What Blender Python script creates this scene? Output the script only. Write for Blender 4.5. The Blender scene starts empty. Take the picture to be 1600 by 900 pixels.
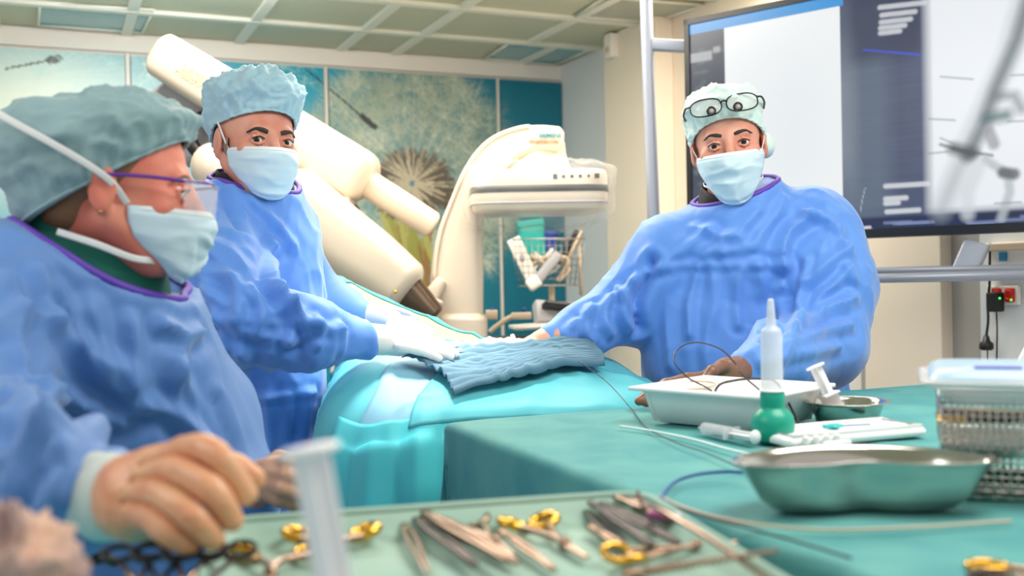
import bpy, math, random
import numpy as np
from mathutils import Vector, Matrix
random.seed(7)
rng = np.random.default_rng(7)
SC = bpy.context.scene
COL = SC.collection

# ------------------------------------------------------------------ camera
CAMZ = 1.32
F = 1600.0
PITCH, ROLL = 0.0125, 0.021
cf = np.array([0, math.cos(PITCH), -math.sin(PITCH)])
u0 = np.array([0, math.sin(PITCH), math.cos(PITCH)])
X0 = np.array([1.0, 0, 0])
cu = u0 * math.cos(ROLL) + X0 * math.sin(ROLL)
cr = X0 * math.cos(ROLL) - u0 * math.sin(ROLL)
C0 = np.array([0, 0, CAMZ])
cam_data = bpy.data.cameras.new('camera')
cam = bpy.data.objects.new('camera', cam_data)
COL.objects.link(cam)
cam.matrix_world = Matrix(((cr[0], cu[0], -cf[0], 0), (cr[1], cu[1], -cf[1], 0), (cr[2], cu[2], -cf[2], CAMZ), (0, 0, 0, 1)))
cam_data.sensor_width = 36.0
cam_data.lens = 36.0
cam_data.clip_start = 0.02
cam_data.dof.use_dof = True
cam_data.dof.focus_distance = 2.15
cam_data.dof.aperture_fstop = 3.2
SC.camera = cam

def P(px, py, d):
    return C0 + d * (cf + cr * (px - 800) / F - cu * (py - 450) / F)
def ray(px, py):
    return cf + cr * (px - 800) / F - cu * (py - 450) / F
def PZ(px, py, z):
    r = ray(px, py)
    return C0 + r * ((z - CAMZ) / r[2])
def PPL(px, py, p0, n):
    r = ray(px, py)
    return C0 + r * (np.dot(np.asarray(p0) - C0, n) / np.dot(r, n))
def proj(V):
    q = np.asarray(V) - C0
    d = q @ cf
    return np.stack([800 + F * (q @ cr) / d, 450 - F * (q @ cu) / d, d], -1)

# ------------------------------------------------------------------ light
world = bpy.data.worlds.new('world')
SC.world = world
world.use_nodes = True
bg = world.node_tree.nodes['Background']
bg.inputs[0].default_value = (1.0, 0.96, 0.92, 1)
bg.inputs[1].default_value = 0.42

def area_light(name, loc, target, size, power, color=(1, 1, 1), sy=None, spread=None):
    l = bpy.data.lights.new(name, 'AREA')
    l.energy = power
    l.color = color
    l.size = size
    if sy:
        l.shape = 'RECTANGLE'; l.size_y = sy
    if spread: l.spread = spread
    o = bpy.data.objects.new(name, l)
    COL.objects.link(o)
    o.location = loc
    o.rotation_euler = (Vector(target) - Vector(loc)).to_track_quat('-Z', 'Y').to_euler()
    return o
area_light('ceiling_lamp_and_fill_light', (-0.5, 3.3, 2.44), (-0.5, 3.3, 0), 1.6, 40, (1.0, 0.93, 0.82), 1.0)
area_light('ceiling_lamp_and_fill_light', (0.9, 1.3, 2.44), (0.7, 1.9, 0), 1.2, 27, (1.0, 0.96, 0.9), 1.0)
area_light('ceiling_lamp_and_fill_light', (-1.3, 0.9, 2.44), (-0.8, 1.8, 0.8), 1.2, 13, (0.96, 0.98, 1.0), 1.0)
area_light('ceiling_lamp_and_fill_light', (1.0, 3.5, 2.44), (1.3, 3.7, 0.6), 0.8, 20, (1.0, 0.92, 0.82), 0.8)  # added fill that brightens the right wall, not a visible lamp
area_light('ceiling_lamp_and_fill_light', (-1.3, 4.0, 2.44), (-1.6, 4.9, 1.4), 1.0, 8, (0.95, 1.0, 1.0), 0.6)  # added fill that brightens the dull mural, no fitting stands for it
def spot(name, loc, target, power, angle, color, radius=0.25, blend=0.6):
    l = bpy.data.lights.new(name, 'SPOT')
    l.energy = power; l.spot_size = angle; l.spot_blend = blend; l.color = color; l.shadow_soft_size = radius
    o = bpy.data.objects.new(name, l); COL.objects.link(o); o.location = loc
    o.rotation_euler = (Vector(target) - Vector(loc)).to_track_quat('-Z', 'Y').to_euler()
    return o
tg = P(640, 545, 2.15)
spot('operating_lamp_light', (tg[0] + 0.05, tg[1] + 0.1, 2.40), tuple(tg), 150, 0.46, (1, 0.97, 0.92), 0.16)
spot('operating_lamp_light', (0.05, 2.7, 2.42), tuple(P(700, 350, 3.6)), 14, 1.3, (1, 0.88, 0.72), 0.2)

SC.view_settings.view_transform = 'Standard'
SC.view_settings.look = 'None'
SC.view_settings.gamma = 1.0
SC.view_settings.use_curve_mapping = False
SC.view_settings.exposure = 0.55

# ------------------------------------------------------------------ helpers
def srgb(r, g, b):
    f = lambda c: (c / 255 / 12.92) if c / 255 <= 0.04045 else ((c / 255 + 0.055) / 1.055) ** 2.4
    return (f(r), f(g), f(b), 1.0)
MATS = {}
def mat(name, rgb, rough=0.5, metal=0.0, bump=None, trans=0.0, sheen=0.0, spec=None, emit=None, alpha=None, sss=0.0, var=None, coat=0.0):
    """bump = (kind, scale, strength, distance); var = (rgb2, scale) colour variation"""
    m = bpy.data.materials.new(name)
    m.use_nodes = True
    nt = m.node_tree
    b = nt.nodes['Principled BSDF']
    b.inputs['Base Color'].default_value = srgb(*rgb)
    b.inputs['Roughness'].default_value = rough
    b.inputs['Metallic'].default_value = metal
    if trans: b.inputs['Transmission Weight'].default_value = trans
    if sheen: b.inputs['Sheen Weight'].default_value = sheen
    if spec is not None: b.inputs['Specular IOR Level'].default_value = spec
    if coat: b.inputs['Coat Weight'].default_value = coat
    if alpha is not None: b.inputs['Alpha'].default_value = alpha
    if sss:
        b.inputs['Subsurface Weight'].default_value = sss
        b.inputs['Subsurface Radius'].default_value = (0.02, 0.008, 0.004)
        b.inputs['Subsurface Scale'].default_value = 0.3
    if emit:
        b.inputs['Emission Color'].default_value = srgb(*emit[0]); b.inputs['Emission Strength'].default_value = emit[1]
    tc = nt.nodes.new('ShaderNodeTexCoord')
    if var:
        n = nt.nodes.new('ShaderNodeTexNoise'); n.inputs['Scale'].default_value = var[1]; n.inputs['Detail'].default_value = 5
        nt.links.new(tc.outputs['Object'], n.inputs['Vector'])
        mx = nt.nodes.new('ShaderNodeMix'); mx.data_type = 'RGBA'
        mx.inputs[6].default_value = srgb(*rgb); mx.inputs[7].default_value = srgb(*var[0])
        rmp = nt.nodes.new('ShaderNodeMapRange'); rmp.inputs[1].default_value = 0.35; rmp.inputs[2].default_value = 0.65
        nt.links.new(n.outputs[0], rmp.inputs[0]); nt.links.new(rmp.outputs[0], mx.inputs[0])
        nt.links.new(mx.outputs[2], b.inputs['Base Color'])
    if bump:
        prev = None
        for (kind, scale, strength, dist) in (bump if isinstance(bump, list) else [bump]):
            if kind == 'voronoi':
                t = nt.nodes.new('ShaderNodeTexVoronoi'); t.feature = 'DISTANCE_TO_EDGE'; t.inputs['Scale'].default_value = scale; out = 'Distance'
            elif kind == 'ridge':
                t = nt.nodes.new('ShaderNodeTexNoise'); t.noise_type = 'RIDGED_MULTIFRACTAL'; t.inputs['Scale'].default_value = scale
                t.inputs['Detail'].default_value = 3; t.inputs['Distortion'].default_value = 0.8; out = 0
            else:
                t = nt.nodes.new('ShaderNodeTexNoise'); t.inputs['Scale'].default_value = scale; t.inputs['Detail'].default_value = 6; out = 0
            nt.links.new(tc.outputs['Object'], t.inputs['Vector'])
            bp = nt.nodes.new('ShaderNodeBump'); bp.inputs['Strength'].default_value = strength; bp.inputs['Distance'].default_value = dist
            nt.links.new(t.outputs[out], bp.inputs['Height'])
            if prev: nt.links.new(prev.outputs[0], bp.inputs['Normal'])
            prev = bp
        nt.links.new(prev.outputs[0], b.inputs['Normal'])
    MATS[name] = m
    return m
def film(name, rgb, clear=0.7, rough=0.1, fres=1.25):
    """thin clear plastic sheet: transparent mixed with a glossy coat"""
    m = bpy.data.materials.new(name); m.use_nodes = True
    nt = m.node_tree; b = nt.nodes['Principled BSDF']
    b.inputs['Base Color'].default_value = srgb(*rgb); b.inputs['Roughness'].default_value = rough
    b.inputs['Alpha'].default_value = 1 - clear
    return m
def attr_mat(name, rough=0.5, emit=0.0, black=False):
    m = bpy.data.materials.new(name); m.use_nodes = True
    nt = m.node_tree; b = nt.nodes['Principled BSDF']
    a = nt.nodes.new('ShaderNodeAttribute'); a.attribute_name = 'Col'
    if emit:
        b.inputs['Base Color'].default_value = (0.01, 0.01, 0.012, 1)
        nt.links.new(a.outputs['Color'], b.inputs['Emission Color']); b.inputs['Emission Strength'].default_value = emit
    else:
        nt.links.new(a.outputs['Color'], b.inputs['Base Color'])
    b.inputs['Roughness'].default_value = rough
    return m

def thing(name, label, cat, loc=(0, 0, 0), group=None, rotz=0.0):
    o = bpy.data.objects.new(name, None)
    COL.objects.link(o)
    o.empty_display_size = 0.05
    o.location = tuple(float(v) for v in loc)
    o.rotation_euler = (0, 0, rotz)
    o['label'] = label; o['category'] = cat
    if group: o['group'] = group
    return o
def tag(o, label, cat, group=None, kind=None):
    o['label'] = label; o['category'] = cat
    if group: o['group'] = group
    if kind: o['kind'] = kind
    return o
def mobj(name, V, Fc, m, parent=None, smooth=True, local=False, mods=(), origin=None, label=None):
    V = np.asarray(V, float)
    if not local:
        base = np.zeros(3); q = parent
        while q is not None:
            base = base + np.array(q.location); q = q.parent
        if parent is None and origin is None and len(V):
            origin = (V.min(0) + V.max(0)) / 2; origin[2] = V[:, 2].min()
        if origin is not None:
            base = base + np.asarray(origin)
    else:
        base = np.zeros(3)
    me = bpy.data.meshes.new(name)
    me.from_pydata((V - base).tolist(), [], [list(map(int, f)) for f in Fc])
    me.update()
    if smooth:
        me.polygons.foreach_set('use_smooth', [True] * len(me.polygons))
    for mm in (m if isinstance(m, (list, tuple)) else [m]):
        me.materials.append(mm)
    o = bpy.data.objects.new(name, me)
    COL.objects.link(o)
    if parent is not None: o.parent = parent
    if parent is None and not local: o.location = tuple(origin)
    elif origin is not None: o.location = tuple(origin)
    for md in mods:
        k = o.modifiers.new(md[0], md[0])
        for a, v in md[1].items(): setattr(k, a, v)
    if label: o['label'] = label
    return o
def structure(o):
    o['kind'] = 'structure'; return o
def solid(t, off=0.0): return ('SOLIDIFY', dict(thickness=t, offset=off))
def bevel(w, s=2): return ('BEVEL', dict(width=w, segments=s, limit_method='ANGLE'))
def subsurf(n=1): return ('SUBSURF', dict(levels=n, render_levels=n))

def unit(v):
    v = np.asarray(v, float); return v / (np.linalg.norm(v) + 1e-12)
def catmull(pts, n=8):
    pts = np.asarray(pts, float)
    Q = np.vstack([2 * pts[0] - pts[1], pts, 2 * pts[-1] - pts[-2]])
    out = []
    for i in range(1, len(Q) - 2):
        p0, p1, p2, p3 = Q[i - 1], Q[i], Q[i + 1], Q[i + 2]
        for t in np.linspace(0, 1, n, endpoint=False):
            out.append(0.5 * ((2 * p1) + (-p0 + p2) * t + (2 * p0 - 5 * p1 + 4 * p2 - p3) * t * t + (-p0 + 3 * p1 - 3 * p2 + p3) * t ** 3))
    out.append(Q[-2])
    return np.array(out)

class MB:
    def __init__(s): s.v = []; s.f = []; s.n = 0
    def add(s, V, Fc):
        V = np.asarray(V, float)
        s.v.append(V); s.f += [[i + s.n for i in f] for f in Fc]; s.n += len(V)
        return s
    def box(s, c, size, R=None):
        x, y, z = np.asarray(size, float) / 2
        V = np.array([[-x, -y, -z], [x, -y, -z], [x, y, -z], [-x, y, -z], [-x, -y, z], [x, -y, z], [x, y, z], [-x, y, z]])
        if R is not None: V = V @ np.asarray(R).T
        return s.add(V + np.asarray(c), [[0, 3, 2, 1], [4, 5, 6, 7], [0, 1, 5, 4], [1, 2, 6, 5], [2, 3, 7, 6], [3, 0, 4, 7]])
    def tube(s, pts, r, n=10, closed=False):
        pts = np.asarray(pts, float); m = len(pts)
        r = np.full(m, r) if np.isscalar(r) else np.asarray(r, float)
        T = np.gradient(pts, axis=0)
        if closed: T = np.roll(pts, -1, 0) - np.roll(pts, 1, 0)
        T = T / (np.linalg.norm(T, axis=1, keepdims=True) + 1e-12)
        up = np.array([0, 0, 1.0]) if abs(T[0][2]) < 0.9 else np.array([1.0, 0, 0])
        A = unit(np.cross(T[0], up)); V = []
        for i in range(m):
            A = unit(A - T[i] * np.dot(A, T[i])); B = np.cross(T[i], A)
            for k in range(n):
                a = 2 * math.pi * k / n
                V.append(pts[i] + r[i] * (A * math.cos(a) + B * math.sin(a)))
        Fc = []
        for i in range(m if closed else m - 1):
            j = (i + 1) % m
            for k in range(n):
                Fc.append([i * n + k, i * n + (k + 1) % n, j * n + (k + 1) % n, j * n + k])
        if not closed:
            Fc.append(list(range(n))[::-1]); Fc.append([(m - 1) * n + k for k in range(n)])
        return s.add(V, Fc)
    def sweep(s, path, ws, hs, up, e=4.0, n=28, endr=0.5):
        """superellipse cross-section swept along path; ws across (path x up), hs along up"""
        path = np.asarray(path, float); m = len(path)
        ws = np.full(m, ws) if np.isscalar(ws) else np.asarray(ws, float)
        hs = np.full(m, hs) if np.isscalar(hs) else np.asarray(hs, float)
        T = np.gradient(path, axis=0); T /= np.linalg.norm(T, axis=1, keepdims=True)
        up = unit(up); rings = []
        def ring(p, t, w, h):
            B = unit(up - t * np.dot(up, t)); A = np.cross(t, B)
            a = np.linspace(0, 2 * math.pi, n, endpoint=False)
            cx = np.sign(np.cos(a)) * np.abs(np.cos(a)) ** (2 / e); sy = np.sign(np.sin(a)) * np.abs(np.sin(a)) ** (2 / e)
            return p + np.outer(cx * w, A) + np.outer(sy * h, B)
        q = endr * min(ws[0], hs[0])
        for k in (0.0, 0.35, 0.7):
            sc = 1 - q / max(ws[0], hs[0]) * (1 - math.sin(math.acos(1 - k)) if k < 1 else 0) ; 
            rings.append(ring(path[0] - T[0] * q * (1 - k), T[0], ws[0] - q * (1 - math.sin(math.pi / 2 * (k + 0.15))), hs[0] - q * (1 - math.sin(math.pi / 2 * (k + 0.15)))))
        for i in range(m): rings.append(ring(path[i], T[i], ws[i], hs[i]))
        q = endr * min(ws[-1], hs[-1])
        for k in (0.7, 0.35, 0.0):
            rings.append(ring(path[-1] + T[-1] * q * (1 - k), T[-1], ws[-1] - q * (1 - math.sin(math.pi / 2 * (k + 0.15))), hs[-1] - q * (1 - math.sin(math.pi / 2 * (k + 0.15)))))
        V = np.vstack(rings); M_ = len(rings); Fc = []
        for i in range(M_ - 1):
            for k in range(n):
                Fc.append([i * n + k, i * n + (k + 1) % n, (i + 1) * n + (k + 1) % n, (i + 1) * n + k])
        Fc.append(list(range(n))[::-1]); Fc.append([(M_ - 1) * n + k for k in range(n)])
        return s.add(V, Fc)
    def lathe(s, prof, c=(0, 0, 0), axis=(0, 0, 1), n=32, cap=True):
        ax = unit(axis); t = np.array([1.0, 0, 0]) if abs(ax[0]) < 0.9 else np.array([0, 1.0, 0])
        A = unit(np.cross(t, ax)); B = np.cross(ax, A); V = []; Fc = []
        for (r, z) in prof:
            for k in range(n):
                a = 2 * math.pi * k / n
                V.append(np.asarray(c) + ax * z + r * (A * math.cos(a) + B * math.sin(a)))
        for i in range(len(prof) - 1):
            for k in range(n):
                Fc.append([i * n + k, i * n + (k + 1) % n, (i + 1) * n + (k + 1) % n, (i + 1) * n + k])
        if cap:
            if prof[0][0] > 1e-6: Fc.append(list(range(n))[::-1])
            if prof[-1][0] > 1e-6: Fc.append([(len(prof) - 1) * n + k for k in range(n)])
        return s.add(V, Fc)
    def grid(s, G, wrap=False):
        a, b = G.shape[:2]; Fc = []
        for i in range(a - 1):
            for j in range(b if wrap else b - 1):
                k = (j + 1) % b
                Fc.append([i * b + j, i * b + k, (i + 1) * b + k, (i + 1) * b + j])
        return s.add(G.reshape(-1, 3), Fc)
    def ell(s, c, r, R=None, nu=24, nv=14):
        th = np.linspace(0, math.pi, nv); ph = np.linspace(0, 2 * math.pi, nu, endpoint=False)
        G = np.stack([np.outer(np.sin(th), np.cos(ph)), np.outer(np.sin(th), np.sin(ph)), np.outer(np.cos(th), np.ones(nu))], -1) * np.asarray(r if not np.isscalar(r) else (r, r, r))
        if R is not None: G = G @ np.asarray(R).T
        return s.grid(G + np.asarray(c), wrap=True)
    def obj(s, name, m, parent=None, **kw):
        return mobj(name, np.vstack(s.v), s.f, m, parent, **kw)

# ---- vector noise
_perm = np.concatenate([rng.permutation(256)] * 3)
_grad = np.array([[1, 1, 0], [-1, 1, 0], [1, -1, 0], [-1, -1, 0], [1, 0, 1], [-1, 0, 1], [1, 0, -1], [-1, 0, -1], [0, 1, 1], [0, -1, 1], [0, 1, -1], [0, -1, -1]], float)
def pn(p):
    p = np.asarray(p, float); i = np.floor(p).astype(int); f = p - i; i = i & 255
    u = f * f * f * (f * (f * 6 - 15) + 10); out = 0
    for dx in (0, 1):
        for dy in (0, 1):
            for dz in (0, 1):
                h = _perm[_perm[_perm[(i[..., 0] + dx) & 255] + ((i[..., 1] + dy) & 255)] + ((i[..., 2] + dz) & 255)] % 12
                g = _grad[h]
                d = g[..., 0] * (f[..., 0] - dx) + g[..., 1] * (f[..., 1] - dy) + g[..., 2] * (f[..., 2] - dz)
                w = (u[..., 0] if dx else 1 - u[..., 0]) * (u[..., 1] if dy else 1 - u[..., 1]) * (u[..., 2] if dz else 1 - u[..., 2])
                out = out + d * w
    return out
def ridged(p, warp=0.6):
    q = p + warp * np.stack([pn(p * 0.7 + 5.3), pn(p * 0.7 + 17.1), pn(p * 0.7 + 31.7)], -1)
    return (1 - np.abs(pn(q)) * 2.2).clip(0, 1) ** 2

# ---- implicit surfaces
class SDF:
    def __init__(s, lo, hi, h):
        s.lo = np.asarray(lo, float); s.h = h
        s.dim = np.ceil((np.asarray(hi) - s.lo) / h).astype(int) + 1
        s.d = np.full(s.dim, 1.0, np.float32)
    def win(s, lo, hi):
        a = np.clip(np.floor((lo - s.lo) / s.h).astype(int), 0, s.dim); b = np.clip(np.ceil((hi - s.lo) / s.h).astype(int) + 1, 0, s.dim)
        sl = tuple(slice(x, y) for x, y in zip(a, b))
        ax = [s.lo[i] + s.h * np.arange(a[i], b[i]) for i in range(3)]
        return sl, ax[0][:, None, None], ax[1][None, :, None], ax[2][None, None, :]
    def put(s, sl, v, k, sub):
        d = s.d[sl]
        if sub: v = -v
        if k <= 0:
            s.d[sl] = np.maximum(d, v) if sub else np.minimum(d, v); return
        if sub:
            hh = np.maximum(k - np.abs(d - v), 0) / k
            s.d[sl] = np.maximum(d, v) + hh * hh * k * 0.25
        else:
            hh = np.maximum(k - np.abs(d - v), 0) / k
            s.d[sl] = np.minimum(d, v) - hh * hh * k * 0.25
    def cap(s, a, b, ra, rb=None, k=0.02, sub=False):
        rb = ra if rb is None else rb
        a = np.asarray(a, float); b = np.asarray(b, float); m = max(ra, rb) + k + 3 * s.h
        sl, X, Y, Z = s.win(np.minimum(a, b) - m, np.maximum(a, b) + m)
        ba = b - a; L = ba @ ba + 1e-12
        t = np.clip(((X - a[0]) * ba[0] + (Y - a[1]) * ba[1] + (Z - a[2]) * ba[2]) / L, 0, 1)
        v = np.sqrt((X - a[0] - t * ba[0]) ** 2 + (Y - a[1] - t * ba[1]) ** 2 + (Z - a[2] - t * ba[2]) ** 2) - (ra + t * (rb - ra))
        s.put(sl, v.astype(np.float32), k, sub); return s
    def chain(s, pts, rs, k=0.02):
        for i in range(len(pts) - 1): s.cap(pts[i], pts[i + 1], rs[i], rs[i + 1], k)
        return s
    def ell(s, c, r, R=None, k=0.02, sub=False):
        c = np.asarray(c, float); r = np.asarray(r, float); m = r.max() + k + 3 * s.h
        sl, X, Y, Z = s.win(c - m, c + m)
        x, y, z = X - c[0], Y - c[1], Z - c[2]
        if R is not None:
            R = np.asarray(R); x, y, z = (R[0, 0] * x + R[1, 0] * y + R[2, 0] * z, R[0, 1] * x + R[1, 1] * y + R[2, 1] * z, R[0, 2] * x + R[1, 2] * y + R[2, 2] * z)
        k0 = np.sqrt((x / r[0]) ** 2 + (y / r[1]) ** 2 + (z / r[2]) ** 2); k1 = np.sqrt((x / r[0] ** 2) ** 2 + (y / r[1] ** 2) ** 2 + (z / r[2] ** 2) ** 2) + 1e-9
        s.put(sl, (k0 * (k0 - 1) / k1).astype(np.float32), k, sub); return s
    def cut(s, p0, n):
        n = unit(n); sl, X, Y, Z = s.win(s.lo, s.lo + s.h * s.dim)
        v = (X - p0[0]) * n[0] + (Y - p0[1]) * n[1] + (Z - p0[2]) * n[2]
        s.d = np.maximum(s.d, v[:s.dim[0], :s.dim[1], :s.dim[2]].astype(np.float32)); return s
    def mesh(s, smooth=2):
        d = s.d; I = d < 0
        d[0], d[-1] = 1, 1; d[:, 0], d[:, -1] = 1, 1; d[:, :, 0], d[:, :, -1] = 1, 1; I = d < 0
        nx, ny, nz = d.shape
        cnt = np.zeros((nx - 1, ny - 1, nz - 1), np.int8)
        for a in (0, 1):
            for b in (0, 1):
                for c in (0, 1): cnt += I[a:nx - 1 + a, b:ny - 1 + b, c:nz - 1 + c]
        act = (cnt > 0) & (cnt < 8); idx = np.argwhere(act)
        vid = np.full(act.shape, -1, np.int64); vid[act] = np.arange(len(idx))
        cor = [(a, b, c) for a in (0, 1) for b in (0, 1) for c in (0, 1)]
        val = np.stack([d[idx[:, 0] + a, idx[:, 1] + b, idx[:, 2] + c] for a, b, c in cor], 1)
        acc = np.zeros((len(idx), 3)); num = np.zeros(len(idx))
        for i in range(8):
            for j in range(i + 1, 8):
                ci, cj = np.array(cor[i]), np.array(cor[j])
                if np.abs(ci - cj).sum() != 1: continue
                m = (val[:, i] < 0) != (val[:, j] < 0)
                t = val[m, i] / (val[m, i] - val[m, j])
                acc[m] += ci + t[:, None] * (cj - ci); num[m] += 1
        V = s.lo + s.h * (idx + acc / num[:, None])
        quads = []
        for ax in range(3):
            o1, o2 = [(1, 2), (2, 0), (0, 1)][ax]
            sa = [slice(1, -1)] * 3; sb = [slice(1, -1)] * 3
            sa[ax] = slice(0, -1); sb[ax] = slice(1, None)
            A = I[tuple(sa)]; B = I[tuple(sb)]
            e = np.argwhere(A != B)
            off = np.array([1, 1, 1]); off[ax] = 0
            p = e + off; fl = A[e[:, 0], e[:, 1], e[:, 2]]
            def cell(da, db):
                q = p.copy(); q[:, o1] += da; q[:, o2] += db
                return vid[q[:, 0], q[:, 1], q[:, 2]]
            q = np.stack([cell(-1, -1), cell(0, -1), cell(0, 0), cell(-1, 0)], 1)
            q[~fl] = q[~fl][:, ::-1]
            quads.append(q)
        Q = np.vstack(quads)
        V = lap(V, Q, smooth)
        return V, Q
def lap(V, Q, it, lam=0.5):
    e = np.vstack([Q[:, [0, 1]], Q[:, [1, 2]], Q[:, [2, 3]], Q[:, [3, 0]]])
    for _ in range(it):
        acc = np.zeros_like(V); n = np.zeros(len(V))
        for k in range(3):
            acc[:, k] = np.bincount(e[:, 0], V[e[:, 1], k], len(V)) + np.bincount(e[:, 1], V[e[:, 0], k], len(V))
        n = np.bincount(e[:, 0], minlength=len(V)) + np.bincount(e[:, 1], minlength=len(V))
        V = V + lam * (acc / np.maximum(n, 1)[:, None] - V)
    return V
def normals(V, Q):
    n = np.cross(V[Q[:, 2]] - V[Q[:, 0]], V[Q[:, 3]] - V[Q[:, 1]]); N = np.zeros_like(V)
    for k in range(3):
        for c in range(4): N[:, k] += np.bincount(Q[:, c], n[:, k], len(V))
    return N / (np.linalg.norm(N, axis=1, keepdims=True) + 1e-12)
def segdist(V, pts):
    best = np.full(len(V), 9.0)
    for a, b in zip(pts[:-1], pts[1:]):
        ba = b - a; t = np.clip((V - a) @ ba / (ba @ ba + 1e-12), 0, 1)
        best = np.minimum(best, np.linalg.norm(V - a - t[:, None] * ba, axis=1))
    return best
def pick(pr, V, px, py):
    """the point of the surface that the photograph shows at a spot, so that a fold can be sculpted there"""
    dd = (pr[:, 0] - px) ** 2 + (pr[:, 1] - py) ** 2
    c = np.where(dd < 144)[0]
    if len(c) == 0: c = np.argsort(dd)[:6]
    return V[c[np.argmin(pr[c, 2])]]
def folds(V, Q, creases, low=0.006, rid=0.006, lowf=6.0, ridf=9.0, seed=0.0, stretch=(1, 1, 0.6), fine=0.0, mask=None):
    N = normals(V, Q); S = V * np.array(stretch) + seed
    def crest(p, pw):
        q = p + 0.55 * np.stack([pn(p * 0.6 + 5.3), pn(p * 0.6 + 17.1), pn(p * 0.6 + 31.7)], -1)
        return (1 - np.abs(pn(q)) * 1.9).clip(0, 1) ** pw
    gate = np.clip(0.5 + 1.6 * pn(S * 4.0 + 50), 0, 1)
    disp = 0.6 * low * pn(S * lowf) + rid * 1.1 * crest(S * ridf * 0.8, 4) * (0.4 + 0.6 * gate) + 0.6 * rid * crest(S * ridf * 1.7 + 9, 4) * gate - rid * 0.3 * crest(S * ridf * 1.1 + 23, 5)
    if fine: disp = disp + fine * (ridged(S * ridf * 4 + 3) - 0.4)
    if mask is not None: disp = disp * mask(V)
    pr = proj(V)
    for (pts, w, amp) in creases:
        dense = []
        for a, b in zip(pts[:-1], pts[1:]):
            for t in np.linspace(0, 1, 5): dense.append((a[0] + (b[0] - a[0]) * t, a[1] + (b[1] - a[1]) * t))
        L = np.array([pick(pr, V, *q) for q in dense])
        for _ in range(5): L[1:-1] = 0.5 * L[1:-1] + 0.25 * (L[:-2] + L[2:])
        L = catmull(L, 3)
        dd = segdist(V, L)
        disp = disp + 1.45 * amp * np.exp(-1.15 * dd / w) - 0.5 * amp * np.exp(-((dd - 2.2 * w) / w) ** 2)
    return V + N * disp[:, None]

# ------------------------------------------------------------------ materials
M = {}
M['cream_wall'] = mat('cream_wall', (238, 224, 205), 0.6, bump=('noise', 60, 0.05, 0.01))
M['cool_wall'] = mat('cool_wall', (226, 228, 228), 0.5)
M['ceiling'] = mat('ceiling_tile', (196, 196, 172), 0.6, var=((206, 204, 178), 1.2))
M['ceiling_bar'] = mat('ceiling_bar', (232, 230, 216), 0.5)
M['teal_reflection_glass'] = mat('teal_reflection_lamp_glass', (95, 165, 170), 0.15)  # unlit lamp glass, its teal reflection is put into the base colour
M['grey_glass'] = mat('grey_lamp_glass', (172, 176, 160), 0.2)
M['floor'] = mat('floor_vinyl', (150, 165, 165), 0.35, var=((140, 156, 158), 8))
M['frame_grey'] = mat('grey_door_frame', (170, 165, 158), 0.4)
M['white_paint'] = mat('white_paint', (242, 234, 224), 0.4)
M['brass'] = mat('brushed_brass_handle', (170, 140, 100), 0.3, 1.0)
M['robot_white'] = mat('cream_white_enamel', (222, 205, 184), 0.32, coat=0.3)
M['robot_grey'] = mat('grey_plastic', (172, 170, 172), 0.45)
M['black'] = mat('black_rubber', (18, 18, 20), 0.45)
M['dark_metal'] = mat('dark_bronze_joint', (90, 72, 58), 0.35, 0.6)
M['stripe'] = mat('dark_stripe', (42, 40, 40), 0.4)
M['film'] = film('clear_plastic_film', (250, 248, 245), 0.88, 0.10)
M['pole'] = mat('grey_painted_pole', (150, 155, 168), 0.35, 0.2)
M['bezel'] = mat('black_bezel', (14, 15, 20), 0.35)
M['steel'] = mat('polished_steel', (205, 200, 192), 0.13, 1.0)
M['steel_soft'] = mat('satin_steel', (190, 184, 176), 0.32, 1.0, bump=('noise', 90, 0.04, 0.002))
M['instrument'] = mat('warm_reflection_steel', (168, 138, 118), 0.22, 1.0)  # copper tint of warm reflections painted into the steel colour
M['instrument_dark'] = mat('dark_instrument_steel', (84, 74, 70), 0.28, 1.0)
M['gold'] = mat('gold_plating', (228, 172, 62), 0.16, 1.0)
M['gown'] = mat('blue_gown_cloth', (88, 142, 222), 0.58, sheen=0.35, bump=[('ridge', 6.5, 0.5, 0.02), ('ridge', 17, 0.25, 0.008), ('noise', 420, 0.06, 0.002)])
M['gown_nurse'] = mat('blue_grey_gown_cloth', (88, 132, 196), 0.6, sheen=0.25, bump=[('ridge', 6.0, 0.4, 0.02), ('ridge', 15, 0.2, 0.008), ('noise', 420, 0.06, 0.002)])
M['purple'] = mat('purple_binding', (98, 62, 176), 0.6)
M['black_cloth'] = mat('black_collar_cloth', (22, 24, 34), 0.8)
M['green_cloth'] = mat('dark_green_scrub_cloth', (22, 110, 96), 0.8, bump=('noise', 300, 0.15, 0.002))
M['skin'] = mat('skin', (222, 160, 136), 0.48, sss=0.10, var=((212, 134, 114), 18))
M['skin_pink'] = mat('pink_skin', (228, 146, 122), 0.55, sss=0.10, var=((218, 116, 96), 14))
M['hair'] = mat('dark_hair', (48, 36, 32), 0.6, bump=('noise', 200, 0.4, 0.002))
M['hair_light'] = mat('light_brown_hair', (130, 92, 62), 0.6, bump=('noise', 200, 0.4, 0.002))
M['eye_white'] = mat('eye_white', (236, 230, 226), 0.2)
M['iris'] = mat('brown_iris', (58, 36, 26), 0.2)
M['pupil'] = mat('pupil', (8, 8, 10), 0.1)
M['cap_blue'] = mat('pale_blue_cap_cloth', (166, 202, 216), 0.7, bump=[('ridge', 22, 0.45, 0.006), ('noise', 300, 0.1, 0.002)], sheen=0.2)
M['cap_mint'] = mat('pale_mint_cap_cloth', (206, 228, 222), 0.7, bump=[('ridge', 26, 0.4, 0.006), ('noise', 300, 0.1, 0.002)], sheen=0.2)
M['cap_grey'] = mat('grey_green_cap_cloth', (134, 164, 168), 0.7, bump=[('ridge', 16, 0.5, 0.008), ('noise', 300, 0.12, 0.002)], sheen=0.2)
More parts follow.
